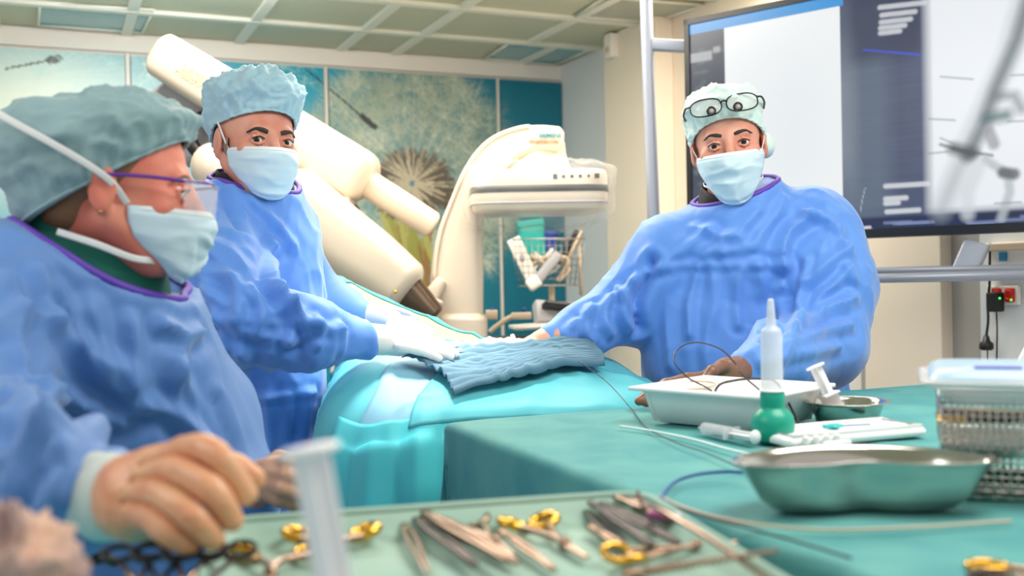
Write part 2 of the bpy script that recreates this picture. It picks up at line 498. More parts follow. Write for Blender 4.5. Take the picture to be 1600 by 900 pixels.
M['mask'] = mat('pale_blue_mask_cloth', (204, 226, 236), 0.65, bump=('noise', 200, 0.08, 0.002))
M['mask_white'] = mat('white_mask_band', (226, 232, 236), 0.6)
M['strap'] = mat('white_strap', (228, 228, 226), 0.6)
M['cuff'] = mat('white_knitted_cuff', (206, 212, 206), 0.8, bump=('noise', 260, 0.3, 0.003))
M['glove_tan'] = mat('tan_latex_glove', (232, 178, 138), 0.38, var=((222, 150, 112), 22), sss=0.08)
M['glove_white'] = mat('white_latex_glove', (240, 236, 230), 0.4)
M['glove_brown'] = mat('brown_latex_glove', (128, 88, 68), 0.4)
M['glove_lilac'] = mat('pale_lilac_glove', (190, 194, 214), 0.4)
M['lens'] = film('spectacle_lens', (255, 255, 255), 0.8, 0.02)
M['frame_black'] = mat('black_spectacle_frame', (26, 22, 22), 0.25)
M['frame_purple'] = mat('purple_spectacle_frame', (104, 58, 150), 0.25)
M['drape'] = mat('turquoise_drape', (96, 192, 204), 0.62, bump=[('ridge', 7, 0.22, 0.012), ('noise', 360, 0.08, 0.002)], var=((84, 184, 196), 6))
M['drape_pale'] = mat('pale_blue_drape', (136, 190, 212), 0.6, bump=[('ridge', 6, 0.15, 0.01), ('noise', 300, 0.08, 0.002)])
M['drape_cyan'] = mat('bright_cyan_drape', (84, 206, 216), 0.6, bump=[('ridge', 5, 0.2, 0.01)])
M['drape_teal'] = mat('teal_table_drape', (66, 144, 148), 0.72, bump=[('ridge', 5, 0.15, 0.012), ('noise', 240, 0.15, 0.003)], var=((92, 162, 158), 9))
M['drape_sage'] = mat('sage_green_drape', (176, 192, 158), 0.65, bump=('ridge', 5, 0.25, 0.012))
M['tray_cloth'] = mat('pale_green_tray_cloth', (146, 182, 168), 0.7, bump=[('ridge', 9, 0.2, 0.006), ('noise', 240, 0.15, 0.002)], var=((162, 192, 176), 7))
M['towel'] = mat('blue_grey_gauze', (92, 128, 148), 0.85, bump=[('noise', 500, 0.5, 0.003)])
M['gauze_white'] = mat('white_gauze', (246, 244, 240), 0.85, bump=('noise', 300, 0.4, 0.004))
M['gauze_pink'] = mat('stained_gauze', (232, 190, 166), 0.8, bump=('noise', 120, 0.5, 0.006), var=((150, 130, 140), 26))
M['plastic_white'] = mat('white_plastic', (242, 242, 242), 0.35)
M['plastic_green'] = mat('green_rubber_bulb', (14, 158, 132), 0.35)
M['plastic_clear'] = mat('clear_syringe_plastic', (236, 240, 244), 0.18, alpha=0.5)
M['plastic_milky'] = mat('milky_syringe_plastic', (246, 244, 246), 0.3, alpha=0.95)
M['plastic_teal'] = mat('turquoise_plastic', (60, 190, 190), 0.4)
M['wrap_blue'] = film('pale_blue_clear_wrap', (190, 220, 240), 0.25, 0.25)
M['wrap_clear'] = film('clear_box_plastic', (235, 238, 240), 0.45, 0.2)
M['ink'] = mat('violet_ink', (70, 70, 190), 0.5)
M['blue_wire'] = mat('blue_catheter', (40, 90, 150), 0.35)
M['dark_wire'] = mat('dark_guide_wire', (38, 34, 40), 0.35)
M['white_wire'] = mat('white_catheter', (215, 232, 232), 0.4)
M['red'] = mat('red_socket', (210, 36, 26), 0.35)
M['led'] = mat('green_led', (60, 255, 80), 0.4, emit=((60, 255, 80), 2.0))
M['blue_label'] = mat('blue_sticker', (30, 140, 190), 0.5)
M['teal_text'] = mat('teal_lettering', (0, 130, 140), 0.5)
M['orange_text'] = mat('orange_lettering', (236, 106, 60), 0.5)
M['teal_box'] = mat('teal_plastic', (20, 160, 150), 0.45)
M['navy'] = mat('navy_plastic', (30, 60, 140), 0.45)
M['wire_metal'] = mat('basket_wire', (170, 165, 160), 0.35, 0.8)
M['beige'] = mat('beige_enamel', (206, 186, 160), 0.4)

# ------------------------------------------------------------------ room shell
CEIL = CAMZ + 1.18
cn = np.array([0.297, 5.80, 0.0])                     # far corner of the room
wd = np.array([0.9135, 0.4067, 0.0]); wn = np.array([0.4067, -0.9135, 0.0])   # mural wall: along, into room
rd = wn                                               # right wall runs towards the viewer
rn = -wd                                              # into room
UZ = np.array([0, 0, 1.0])
def W(s, z, n=0.0):   # point on mural wall, s metres left of the corner
    return cn - wd * s + wn * n + UZ * z
def RW(t, z, n=0.0):  # point on right wall, t metres from the corner
    return cn + rd * t + rn * n + UZ * z
def wall_sz(px, py):
    p = PPL(px, py, cn, wn); return -np.dot(p - cn, wd), p[2]
def wall_tz(px, py, n=0.0):
    p = PPL(px, py, cn + rn * n, rn); return np.dot(p - cn, rd), p[2]
Rw = np.column_stack([wd, -wn, UZ])                   # wall-aligned axes
SL, TL = 4.4, 5.4
def slab(name, pts_bottom, thick_dir, m):
    """a box from four corner points pushed along thick_dir"""
    p = np.array(pts_bottom); q = p + thick_dir
    return mobj(name, np.vstack([p, q]), [[0, 1, 2, 3], [7, 6, 5, 4], [0, 4, 5, 1], [1, 5, 6, 2], [2, 6, 7, 3], [3, 7, 4, 0]], m, smooth=False)
structure(slab('wall_back', [W(SL, 0), W(-0.1, 0), W(-0.1, CEIL), W(SL, CEIL)], -wn * 0.1, M['white_paint']))
structure(slab('wall_right', [RW(0, 0), RW(TL, 0), RW(TL, CEIL), RW(0, CEIL)], -rn * 0.1, M['cream_wall']))
fc = [W(SL, 0), W(-0.1, 0), RW(TL, 0, -0.1), RW(TL, 0, SL)]
structure(slab('floor', fc, UZ * -0.08, M['floor']))
structure(slab('ceiling', [p + UZ * CEIL for p in fc], UZ * 0.08, M['ceiling']))
# pale first section of right wall beside the mural
t1 = np.dot(PPL(943, 100, cn + rn * 0.10, rn) - cn, rd)
tc1, _ = wall_tz(1052, 100)
mb = MB(); mb.box(RW(t1 / 2, (CEIL - 0.0) / 2, 0.004), (0.008, t1 - 0.01, CEIL - 0.01), np.column_stack([rn, rd, UZ]))
structure(mb.obj('wall_panel', M['cool_wall'], smooth=False))
mb = MB(); mb.box(RW((t1 + tc1) / 2, CEIL / 2, 0.05), (0.10, tc1 - t1, CEIL - 0.004), np.column_stack([rn, rd, UZ]))
structure(mb.obj('column', M['cream_wall'], smooth=False, mods=[bevel(0.006)]))
# cornice on the back wall
zc = CAMZ + 1.0875
mb = MB(); mb.box((W(SL / 2, (zc + CEIL) / 2, 0.012)), (SL, 0.024, CEIL - zc - 0.004), Rw)
structure(mb.obj('trim_1', M['white_paint'], smooth=False, mods=[bevel(0.004)]))
# ceiling bars
k = 2
for i, n_ in enumerate([0.48, 1.0, 1.52, 2.04, 2.56]):
    mb = MB(); mb.box(W(SL / 2 - 0.05, CEIL - 0.010, n_), (SL - 0.1, 0.045, 0.018), Rw)
    structure(mb.obj('trim_%d' % k, M['ceiling_bar'], smooth=False)); k += 1
cross = [(0.26, 0.02, 0.46), (0.98, 0.02, 1.5), (1.27, 0.02, 1.0), (1.78, 0.02, 2.0), (2.3, 0.02, 2.5), (2.85, 0.02, 2.5), (3.4, 0.02, 2.0), (0.42, 0.5, 2.5)]
for s_, n0, n1 in cross:
    mb = MB(); mb.box(W(s_, CEIL - 0.009, (n0 + n1) / 2), (0.045, n1 - n0, 0.016), Rw)
    structure(mb.obj('trim_%d' % k, M['ceiling_bar'], smooth=False)); k += 1
def ceiling_lamp(px, glass, label):
    P4 = [PZ(x, y, CEIL - 0.006) for x, y in px]
    c = sum(P4) / 4
    t = thing('ceiling_light', label, 'ceiling light', c, 'ceiling lights in the tile grid')
    q = np.array(P4)
    mobj('diffuser', np.vstack([q, q + UZ * 0.004]), [[3, 2, 1, 0], [4, 5, 6, 7], [0, 1, 5, 4], [1, 2, 6, 5], [2, 3, 7, 6], [3, 0, 4, 7]], glass, t, smooth=False)
    mb = MB()
    for a, b in zip(q, np.roll(q, -1, 0)): mb.tube([a - UZ * 0.004, b - UZ * 0.004], 0.007, 6)
    mb.obj('frame', M['ceiling_bar'], t)
ceiling_lamp([(60, 38), (222, 50), (240, 14), (62, 4)], M['teal_reflection_glass'], 'ceiling light panel with painted teal reflection above the glowing left end of the mural')
ceiling_lamp([(758, 90), (868, 99), (925, 76), (795, 66)], M['teal_reflection_glass'], 'ceiling light panel with painted teal reflection near the far corner of the room')
ceiling_lamp([(900, 24), (1020, 33), (1100, 6), (945, -6)], M['grey_glass'], 'grey ceiling light panel above the white column')

# ------------------------------------------------------------------ printed mural (five panels with one dandelion picture)
HS, ZT, ZB = 0.007, zc - 0.004, 0.25
NS, NZ = int(SL / HS), int((ZT - ZB) / HS)
img = np.zeros((NS, NZ, 3)); ss = np.arange(NS) * HS; zz = ZB + np.arange(NZ) * HS
SS, ZZ = np.meshgrid(ss, zz, indexing='ij')
def lin(*c): return np.array(srgb(*c)[:3])
deep, mid, light = lin(0, 112, 134), lin(0, 158, 186), lin(244, 252, 234)
w = np.clip((SS - 0.3) / 1.2, 0, 1)[..., None]
img[:] = deep * (1 - w) + mid * w
s0, z0 = wall_sz(40, 185)
g = np.exp(-(((SS - s0) / 0.62) ** 2 + ((ZZ - z0) / 0.42) ** 2))[..., None]
img = img * (1 - g) + light * g
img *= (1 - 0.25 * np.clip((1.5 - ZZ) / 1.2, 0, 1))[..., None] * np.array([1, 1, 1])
def stamp(img, s, z, col, a, rad=1):
    i = np.round(np.asarray(s) / HS).astype(int); j = np.round((np.asarray(z) - ZB) / HS).astype(int)
    acc = np.zeros(img.shape[:2])
    ok = (i >= 0) & (i < NS) & (j >= 0) & (j < NZ)
    np.add.at(acc, (i[ok], j[ok]), np.broadcast_to(a, i.shape)[ok])
    if rad > 1:
        for _ in range(rad - 1):
            p = np.pad(acc, 1); acc = np.maximum.reduce([p[1:-1, 1:-1], p[2:, 1:-1], p[:-2, 1:-1], p[1:-1, 2:], p[1:-1, :-2]])
    acc = np.clip(acc, 0, 0.92)[..., None]
    return img * (1 - acc) + np.asarray(col) * acc
def dandelion(img, px, py, R, n, tipn, tipr, col, a):
    s0, z0 = wall_sz(px, py)
    S, Z, A = [], [], []
    for _ in range(n):
        th = rng.uniform(0, 2 * math.pi); L = R * math.sqrt(rng.uniform(0.12, 1.0))
        t = np.linspace(0.15, 1, int(L / HS) + 2)
        S.append(s0 + L * t * math.cos(th)); Z.append(z0 + L * t * math.sin(th)); A.append(np.full(len(t), a * 0.7))
        for _k in range(tipn):
            ph = th + rng.normal(0, 1.1); l = tipr * rng.uniform(0.5, 1.1); tt = np.linspace(0, 1, int(l / HS) + 2)
            S.append(s0 + L * math.cos(th) + l * tt * math.cos(ph)); Z.append(z0 + L * math.sin(th) + l * tt * math.sin(ph)); A.append(np.full(len(tt), a))
    return stamp(img, np.concatenate(S), np.concatenate(Z), col, np.concatenate(A))
fs, fz = wall_sz(640, 285)
rr = np.sqrt((SS - fs) ** 2 + (ZZ - fz) ** 2)
haze = (np.clip((0.66 - rr) / 0.16, 0, 1) * (0.62 + 0.25 * pn(np.stack([SS * 7, ZZ * 7, SS * 0], -1))))[..., None]
haze = np.clip(haze, 0, 0.85)
img = img * (1 - haze) + lin(104, 128, 116) * haze
img = dandelion(img, 640, 285, 0.60, 520, 16, 0.13, lin(166, 178, 156), 0.09)
img = dandelion(img, 640, 285, 0.62, 160, 16, 0.10, lin(196, 204, 184), 0.11)
# stem and the hanging yellow-green sepals
for k2 in range(26):
    x1, y1 = 655 + rng.normal(0, 14), 450 + rng.uniform(-40, 40)
    a0, b0 = wall_sz(640 + rng.normal(0, 16), 330); a1, b1 = wall_sz(x1, y1)
    t = np.linspace(0, 1, 120)
    img = stamp(img, a0 + (a1 - a0) * t + 0.03 * np.sin(t * 3), b0 + (b1 - b0) * t, lin(*random.choice([(150, 150, 70), (176, 172, 96), (120, 118, 52), (150, 110, 60)])), 0.5, 3)
# brown seed heart
S, Z = [], []
for _ in range(900):
    th = rng.uniform(0, 2 * math.pi); L0 = rng.uniform(0.03, 0.16); L1 = L0 + rng.uniform(0.03, 0.075)
    sx = 1.15
    t = np.linspace(L0, min(L1, 0.225), 12); S.append(fs + sx * t * np.cos(th)); Z.append(fz + 0.9 * t * np.sin(th) - 0.02)
img = stamp(img, np.concatenate(S), np.concatenate(Z), lin(78, 58, 40), 0.34, 2)
S, Z = [], []
for _ in range(120):
    th = rng.uniform(0, 2 * math.pi); t = np.linspace(0.02, rng.uniform(0.1, 0.24), 40); S.append(fs + t * np.cos(th)); Z.append(fz + t * np.sin(th) - 0.01)
img = stamp(img, np.concatenate(S), np.concatenate(Z), lin(196, 184, 156), 0.35)
# drifting seeds
def seed(img, p0, p1, col, wdt, fluff=None):
    a, b = wall_sz(*p0), wall_sz(*p1); t = np.linspace(0, 1, 200)
    img = stamp(img, a[0] + (b[0] - a[0]) * t, a[1] + (b[1] - a[1]) * t, col, 0.8, 1)
    t = np.linspace(0.82, 1, 40)
    img = stamp(img, a[0] + (b[0] - a[0]) * t, a[1] + (b[1] - a[1]) * t, col, 0.9, wdt)
    return img
dk = lin(40, 40, 40)
img = seed(img, (475, 110), (582, 200), dk, 3)
img = seed(img, (10, 110), (92, 94), dk, 3)
img = dandelion(img, 130, 130, 0.30, 14, 10, 0.05, lin(190, 232, 226), 0.25)
img = dandelion(img, 60, 120, 0.5, 60, 8, 0.1, lin(240, 250, 232), 0.16)
img = dandelion(img, 460, 118, 0.10, 12, 8, 0.03, lin(150, 200, 200), 0.3)
M['mural'] = attr_mat('printed_mural', 0.35)
seams = [0.0] + [wall_sz(x, 300)[0] for x in (778, 511, 204)] + [SL - 0.02]
names = ['far right plain teal mural panel beside the white wall', 'mural panel showing the right half of the big dandelion head',
         'mural panel of teal sky and drifting seed behind the capped man', 'pale glowing mural panel behind the nurse in the green-grey cap']
for i in range(4):
    i0, i1 = int((seams[i] + 0.011) / HS) + 1, min(int((seams[i + 1] - 0.011) / HS), NS - 1)
    a_, b_ = i1 - i0 + 1, NZ
    G = cn - SS[i0:i1 + 1, :, None] * wd + wn * 0.022 + ZZ[i0:i1 + 1, :, None] * UZ
    Gb = G - wn * 0.02
    mb = MB(); mb.grid(G)
    nf = len(mb.f)
    o = mb.obj('mural_panel', M['mural'], smooth=False, mods=[solid(0.018, 1.0)])
    tag(o, names[i], 'mural', 'printed wall panels')
    ca = o.data.color_attributes.new('Col', 'FLOAT_COLOR', 'POINT')
    cc = np.ones((a_ * b_, 4), np.float32); cc[:, :3] = img[i0:i1 + 1].reshape(-1, 3)
    ca.data.foreach_set('color', cc.ravel())
for i, s_ in enumerate(seams[1:4] + [0.004]):
    mb = MB(); mb.box(W(s_, (ZT + ZB) / 2, 0.014), (0.018, 0.026, ZT - ZB), Rw)
    structure(mb.obj('trim_%d' % k, M['white_paint'], smooth=False)); k += 1

# ------------------------------------------------------------------ right wall: door, recess, sockets
def rbox(t0, t1, z0, z1, n0, n1):
    mb = MB(); mb.box(RW((t0 + t1) / 2, (z0 + z1) / 2, (n0 + n1) / 2), (n1 - n0, t1 - t0, z1 - z0), np.column_stack([rn, rd, UZ])); return mb
ta, tb, tcx, td, te = [wall_tz(x, 520)[0] for x in (1361, 1371, 1493, 1540, 1600)]
td0 = tc1 + 0.35
o = structure(rbox(td0, ta, 0.01, 2.1, 0.0, 0.03).obj('door_1', M['white_paint'], smooth=False, mods=[bevel(0.003)]))
pH = PPL(1349, 510, cn + rn * 0.05, rn); pK = PPL(1349, 533, cn + rn * 0.036, rn)
mb = MB(); mb.lathe([(0.0, 0.0), (0.026, 0.0), (0.026, 0.012), (0.012, 0.016), (0.012, 0.05), (0, 0.05)], pH - rn * 0.02, rn, 20)
mb.tube([pH + rn * 0.03, pH + rn * 0.03 - rd * 0.03, pH + rn * 0.028 - rd * 0.12], [0.010, 0.010, 0.009], 10)
mb.obj('door_handle', M['brass'], o)
mb = MB(); mb.lathe([(0.0, 0.0), (0.026, 0.0), (0.024, 0.012), (0.011, 0.013), (0.010, 0.006), (0, 0.006)], pK - rn * 0.006, rn, 20)
mb.obj('keyhole', M['brass'], o)
structure(rbox(ta, tb, 0.0, 2.14, 0.0, 0.05).obj('door_frame', M['frame_grey'], smooth=False, mods=[bevel(0.004)]))
structure(rbox(tcx, td, 0.0, CEIL, 0.0, 0.012).obj('wall_recess', M['frame_grey'], smooth=False))
structure(rbox(tb, tcx, 0.0, CEIL - 0.003, 0.0, 0.06).obj('wall_panel', M['cream_wall'], smooth=False, mods=[bevel(0.004)]))
ND = 0.03
def on_r(px, py, n=ND): return PPL(px, py, cn + rn * n, rn)
structure(rbox(td, TL, 0.0, CEIL - 0.003, 0.0, 0.02).obj('wall_panel', M['cool_wall'], smooth=False))
Rr = np.column_stack([rd, rn, UZ])
# cable duct with blue sticker
a, b = on_r(1546, 400), on_r(1640, 400)
t = thing('wall_duct', 'white cable duct on the wall under the monitor with a blue sticker', 'cable duct', (a + b) / 2)
L = np.linalg.norm(b - a)
mb = MB(); mb.box((a + b) / 2, (L, 0.04, 0.085), Rr); mb.obj('duct_body', M['white_paint'], t, smooth=False, mods=[bevel(0.004)])
mb = MB(); mb.box(on_r(1590, 385, 0.055), (L, 0.03, 0.022), Rr); mb.obj('duct_lid', M['beige'], t, smooth=False, mods=[bevel(0.003)])
mb = MB(); mb.box(on_r(1567, 401, 0.053), (0.026, 0.004, 0.026), Rr); mb.obj('sticker', M['blue_label'], t, smooth=False)
# twin red sockets
c = on_r(1568, 461)
t = thing('power_socket', 'white double wall socket with two red inserts', 'socket', c)
mb = MB(); mb.box(c, (0.115, 0.014, 0.058), Rr); mb.obj('socket_plate', M['white_paint'], t, smooth=False, mods=[bevel(0.004)])
for px in (1557, 1578):
    q = on_r(px, 461, ND + 0.01)
    mb = MB(); mb.box(q, (0.032, 0.010, 0.042), Rr); o = mb.obj('socket_insert', M['red'], t, smooth=False, mods=[bevel(0.004)])
    mb = MB(); mb.lathe([(0.015, 0), (0.015, 0.006), (0.012, 0.006), (0.011, 0.001), (0, 0.001)], q + rn * 0.003, rn, 20); mb.obj('socket_hole', M['red'], o)
    mb = MB(); mb.ell(q + rn * 0.006 - UZ * 0.014 + rd * 0.009, 0.003); mb.obj('indicator', M['led'], o)
q = on_r(1555, 472, 0.065)
t = thing('power_adapter', 'black plug-in power adapter in the left red socket', 'adapter', q)
mb = MB(); mb.box(q, (0.036, 0.04, 0.058), Rr); mb.obj('adapter_body', M['black'], t, smooth=False, mods=[bevel(0.005)])
mb = MB(); mb.tube(catmull([on_r(1557, 488, 0.06), on_r(1558, 520, 0.05), on_r(1557, 590, 0.04), on_r(1558, 660, 0.04)]), 0.0022, 6); mb.obj('cord', M['black'], t)
mb = MB(); mb.ell(on_r(1562, 466, 0.087), 0.003); mb.obj('indicator', M['led'], t)
q = on_r(1541, 540, 0.05)
t = thing('hanging_cable', 'black power cord hanging down the wall with a loose round plug', 'cord', q)
mb = MB(); mb.tube(catmull([on_r(1547, 380, 0.05), on_r(1546, 445, 0.05), on_r(1543, 470, 0.05), on_r(1544, 500, 0.05), on_r(1541, 526, 0.05)]), 0.004, 8); mb.obj('cord', M['black'], t)
mb = MB(); mb.lathe([(0, 0), (0.007, 0), (0.012, -0.018), (0.02, -0.024), (0.021, -0.04), (0.015, -0.045), (0, -0.045)], on_r(1541, 524, 0.05), UZ, 20); mb.obj('plug', M['black'], t)
mb = MB(); mb.tube(catmull([on_r(1543, 545, 0.05), on_r(1543, 600, 0.04), on_r(1543, 660, 0.04)]), 0.002, 6); mb.obj('cord', M['black'], t)
# small wall box high on the column
q = PPL(956, 72, cn + rn * 0.115, rn)
t = thing('wall_detector', 'small white box fixed high on the white column', 'wall box', q)
mb = MB(); mb.box(q, (0.07, 0.05, 0.12), Rr); mb.obj('housing', M['white_paint'], t, smooth=False, mods=[bevel(0.008, 3)])
mb = MB(); mb.box(q + rn * 0.028 - UZ * 0.02, (0.03, 0.006, 0.03), Rr); mb.obj('window', M['beige'], t, smooth=False, mods=[bevel(0.003)])

# ------------------------------------------------------------------ large monitor on its stand
mdir = np.array([0.761, -0.649, 0]); mn = np.array([-0.649, -0.761, 0])      # along, towards the viewer
mTL = P(1070, 32, 3.40); mTL_bot = P(1081, 383, 3.40)
MH = mTL[2] - mTL_bot[2]; MW = 1.32
def scr(px, py):
    q = PPL(px, py, mTL, mn); return np.dot(q - mTL, mdir), mTL[2] - q[2]
Rm = np.column_stack([mdir, -mn, UZ])
def mon(u, v, n=0.0): return mTL + mdir * u - UZ * v + mn * n
mon_t = thing('monitor', 'huge wall-size monitor showing X-ray images behind the man with loupes', 'monitor', mon(MW / 2, MH, -0.03))
mb = MB(); mb.box(mon(MW / 2, MH / 2, -0.035), (MW, 0.06, MH), Rm); mb.obj('back_case', M['bezel'], mon_t, smooth=False, mods=[bevel(0.006)])
mb = MB(); bw = 0.018
for c, s in ((mon(MW / 2, bw / 2, 0), (MW, 0.016, bw)), (mon(MW / 2, MH - bw / 2 - 0.004, 0), (MW, 0.016, bw + 0.008)), (mon(bw / 2, MH / 2, 0), (bw, 0.016, MH)), (mon(MW - bw / 2, MH / 2, 0), (bw, 0.016, MH))): mb.box(c, s, Rm)
mb.obj('bezel', M['bezel'], mon_t, smooth=False)
h = 0.0035
U = np.arange(bw, MW - bw + h, h); Vv = np.arange(bw, MH - bw - 0.004, h)
UU, VV = np.meshgrid(U, Vv, indexing='ij')
sc = np.zeros(UU.shape + (3,)); sc[:] = lin(66, 76, 104)
nz = pn(np.stack([UU * 14, VV * 20, UU * 0], -1)); nz2 = pn(np.stack([UU * 4, VV * 90, UU * 0 + 4], -1))
sc *= (1 + 0.35 * nz + 0.35 * nz2)[..., None]
def rect(p0, p1, col, soft=0.0, a=1.0):
    global sc
    u0_, v0_ = p0; u1_, v1_ = p1
    e = max(soft, 1e-4)
    m_ = np.clip((UU - u0_) / e + .5, 0, 1) * np.clip((u1_ - UU) / e + .5, 0, 1) * np.clip((VV - v0_) / e + .5, 0, 1) * np.clip((v1_ - VV) / e + .5, 0, 1) * a
    sc = sc * (1 - m_[..., None]) + lin(*col) * m_[..., None]
def dash(pts, wd_, col, a=0.8, soft=0.6):
    global sc
    pts = np.array(pts); V2 = np.stack([UU.ravel(), VV.ravel(), UU.ravel() * 0], -1)
    L = np.column_stack([pts, np.zeros(len(pts))])
    dd = segdist(V2, L).reshape(UU.shape)
    m_ = np.clip((wd_ - dd) / (wd_ * soft), 0, 1)[..., None] * a
    sc = sc * (1 - m_) + lin(*col) * m_
uA, uB, uC = scr(1134, 200)[0], scr(1316, 200)[0], scr(1450, 200)[0]
vbar = 0.055; vbot = scr(1450, 333)[1]
rect((0, 0), (uA, MH), (64, 70, 84), 0, 0.8)
for k2 in range(60):
    u = rng.uniform(0.02, uA - 0.03); v = rng.uniform(0.1, vbot); rect((u, v), (u + rng.uniform(0.01, 0.05), v + 0.008), (110, 140, 140), 0.012, 0.4)
rect((uB, 0.0), (uC, vbot), (74, 84, 112), 0, 0.55)
rect((uB, 0.05), (uB + 0.14, vbot), (110, 128, 140), 0.06, 0.45)
rect((uB + 0.02, 0.0), (uC - 0.01, 0.23), (44, 50, 78), 0.05, 0.75)
rect((uA, 0.052), (uB, vbot + 0.02), (238, 242, 243))
rect((uA + 0.12, 0.2), (uA + 0.35, vbot - 0.1), (228, 234, 238), 0.2, 0.6)
rect((uC, 0.0), (MW, vbot), (234, 238, 242), 0.035)
rect((0, bw), (uB + 0.01, 0.05), (58, 150, 216))
rect((0, vbot + 0.004), (MW, MH), (24, 34, 70), 0.01)
rect((0.02, 0.115), (0.10, 0.145), (180, 184, 188), 0.006, 0.8); rect((0.105, 0.105), (0.13, 0.125), (180, 184, 188), 0.006, 0.7)
for (x, y, l) in ((1375, 12, 70), (1378, 24, 52), (1377, 35, 46), (1376, 44, 38), (1376, 52, 30)):
    dash([scr(x, y), scr(x + l, y - l * 0.11)], 0.010, (214, 216, 222))
for (x, y, l) in ((1384, 291, 66), (1384, 311, 32), (1384, 318, 20), (1386, 331, 50)):
    dash([scr(x, y), scr(x + l, y - l * 0.06)], 0.010, (220, 224, 228))
dash([scr(1350, 78), scr(1440, 86)], 0.004, (60, 84, 220), 0.8)
for k2 in range(16):
    u = rng.uniform(uB + 0.1, MW - 0.12); v = vbot + rng.uniform(0.02, 0.05); dash([(u, v), (u + rng.uniform(0.04, 0.1), v)], 0.006, (126, 140, 184), 0.7)
for (x, y, l) in ((1346, 356, 14), (1352, 361, 12), (1352, 366, 10)): dash([scr(x, y), scr(x + l, y - 1)], 0.005, (232, 236, 240), 0.9)
dash([scr(1345, 330), scr(1347, 315), scr(1352, 294)], 0.002, (200, 206, 220), 0.6)
G1, G2 = (118, 132, 136), (84, 96, 100)
dash([scr(1620, -60), scr(1575, 90), scr(1530, 190), scr(1500, 260), (scr(1470, 330)[0], scr(1470, 330)[1])], 0.045, (160, 170, 174), 0.6, 0.9)
dash([scr(1625, -60), scr(1590, 60), scr(1555, 140), scr(1535, 200), scr(1512, 245)], 0.030, G2, 0.75, 0.9)
dash([scr(1560, 150), scr(1585, 150), scr(1596, 170)], 0.026, G2, 0.6, 0.9)
dash([scr(1545, 185), scr(1572, 180)], 0.03, (60, 96, 98), 0.8, 0.9)
dash([scr(1490, 232), scr(1520, 240)], 0.028, (50, 56, 60), 0.9, 0.9)
dash([scr(1470, 226), scr(1505, 236), scr(1550, 243)], 0.008, (70, 80, 84), 0.7, 0.9)
dash([scr(1545, 205), scr(1553, 225)], 0.022, (150, 150, 158), 0.8, 0.6)
dash([scr(1540, 250), scr(1575, 272), scr(1578, 300), scr(1565, 340)], 0.018, (178, 186, 190), 0.8, 0.7)
dash([scr(1568, 270), scr(1584, 272)], 0.022, (70, 76, 78), 0.85, 0.6)
dash([scr(1530, 260), scr(1512, 300), scr(1512, 335)], 0.028, (206, 212, 216), 0.7, 0.7)
for (x, y, l, s2) in ((1452, 186, 40, 2), (1470, 216, 34, 14), (1575, 190, 60, -2), (1452, 240, 30, -3), (1555, 318, 40, -2), (1470, 120, 50, 4), (1580, 118, 40, -2)):
    dash([scr(x, y), scr(x + l, y + s2)], 0.005, (130, 140, 142), 0.55, 0.8)
Gs = mTL + UU[..., None] * mdir - VV[..., None] * UZ + mn * 0.002
mb = MB(); mb.grid(Gs)
M['screen'] = attr_mat('lit_screen', 0.25, 0.66)
o = mb.obj('screen', M['screen'], mon_t, smooth=False)
ca = o.data.color_attributes.new('Col', 'FLOAT_COLOR', 'POINT')
cc = np.ones((sc.shape[0] * sc.shape[1], 4), np.float32); cc[:, :3] = np.clip(sc, 0, 1).reshape(-1, 3); ca.data.foreach_set('color', cc.ravel())
# stand: tall bent tube left, lower rail, braces
st = thing('monitor_stand', 'grey tubular frame stand that carries the huge monitor', 'monitor stand', tuple(mon(0.3, MH + 0.9, -0.1) * [1, 1, 0]))
pt = [P(1060, -70, 3.55), P(1032, -45, 3.5), P(1012, -15, 3.48), P(1010, 20, 3.47), P(1017, 220, 3.47), P(1026, 460, 3.47)]
pb = pt[-1].copy(); pb[2] = 0.0
mb = MB(); mb.tube(np.vstack([catmull(pt, 8), [pb]]), 0.0215, 14); mb.obj('upright', M['pole'], st)
mb = MB(); q0, q1 = P(1020, 70, 3.47), mon(0.03, 0.085, -0.068)
mb.sweep([q0, q1], 0.02, 0.02, UZ, 6, 16, 0.1); mb.obj('bracket', M['pole'], st)
mb = MB(); r0, r1 = P(1022, 443, 3.46), P(1640, 429, 2.62); mb.tube([r0, r1], 0.0135, 12); mb.obj('rail', M['pole'], st)
mb = MB(); mb.tube([P(1022, 429, 3.52), P(1640, 418, 2.7)], 0.010, 8); mb.obj('rail', M['pole'], st)
mb = MB(); mb.sweep([P(1527, 379, 2.84), P(1505, 430, 2.85)], 0.035, 0.012, mn, 6, 16, 0.1); mb.obj('bracket', M['pole'], st)

# ------------------------------------------------------------------ imaging robot with C-arm
def px2(d): return d / F
rb = thing('robot_arm', 'cream robotic support arm of the X-ray machine rising behind the men', 'medical robot', tuple(P(600, 430, 3.6) * [1, 1, 0]))
d = 3.6; sc_ = px2(d)
mb = MB(); pth = catmull([P(268, 96, d), P(340, 140, d), P(430, 195, d), P(560, 276, d)], 6)
mb.sweep(pth, np.linspace(36, 42, len(pth)) * sc_, 0.13, -cf, 5, 36, 0.5)
upper = mb.obj('upper_housing', M['robot_white'], rb)
mb = MB(); a, b = P(560, 285, d - .02), P(550, 318, d - .02); mb.sweep([P(538, 268, d), P(546, 300, d), P(548, 326, d)], 0.014, 0.11, -cf, 6, 20, 0.3); mb.obj('housing_skirt', M['robot_white'], rb)
mb = MB(); mb.sweep(catmull([P(548, 270, 3.6), P(620, 316, 3.62), P(672, 350, 3.65)], 6), 22 * sc_, 22 * sc_, -cf, 2.2, 24, 0.3); mb.obj('boom_tube', M['robot_white'], rb)
mb = MB(); pth = catmull([P(462, 318, 3.5), P(522, 364, 3.48), P(580, 405, 3.46), P(628, 443, 3.45)], 6)
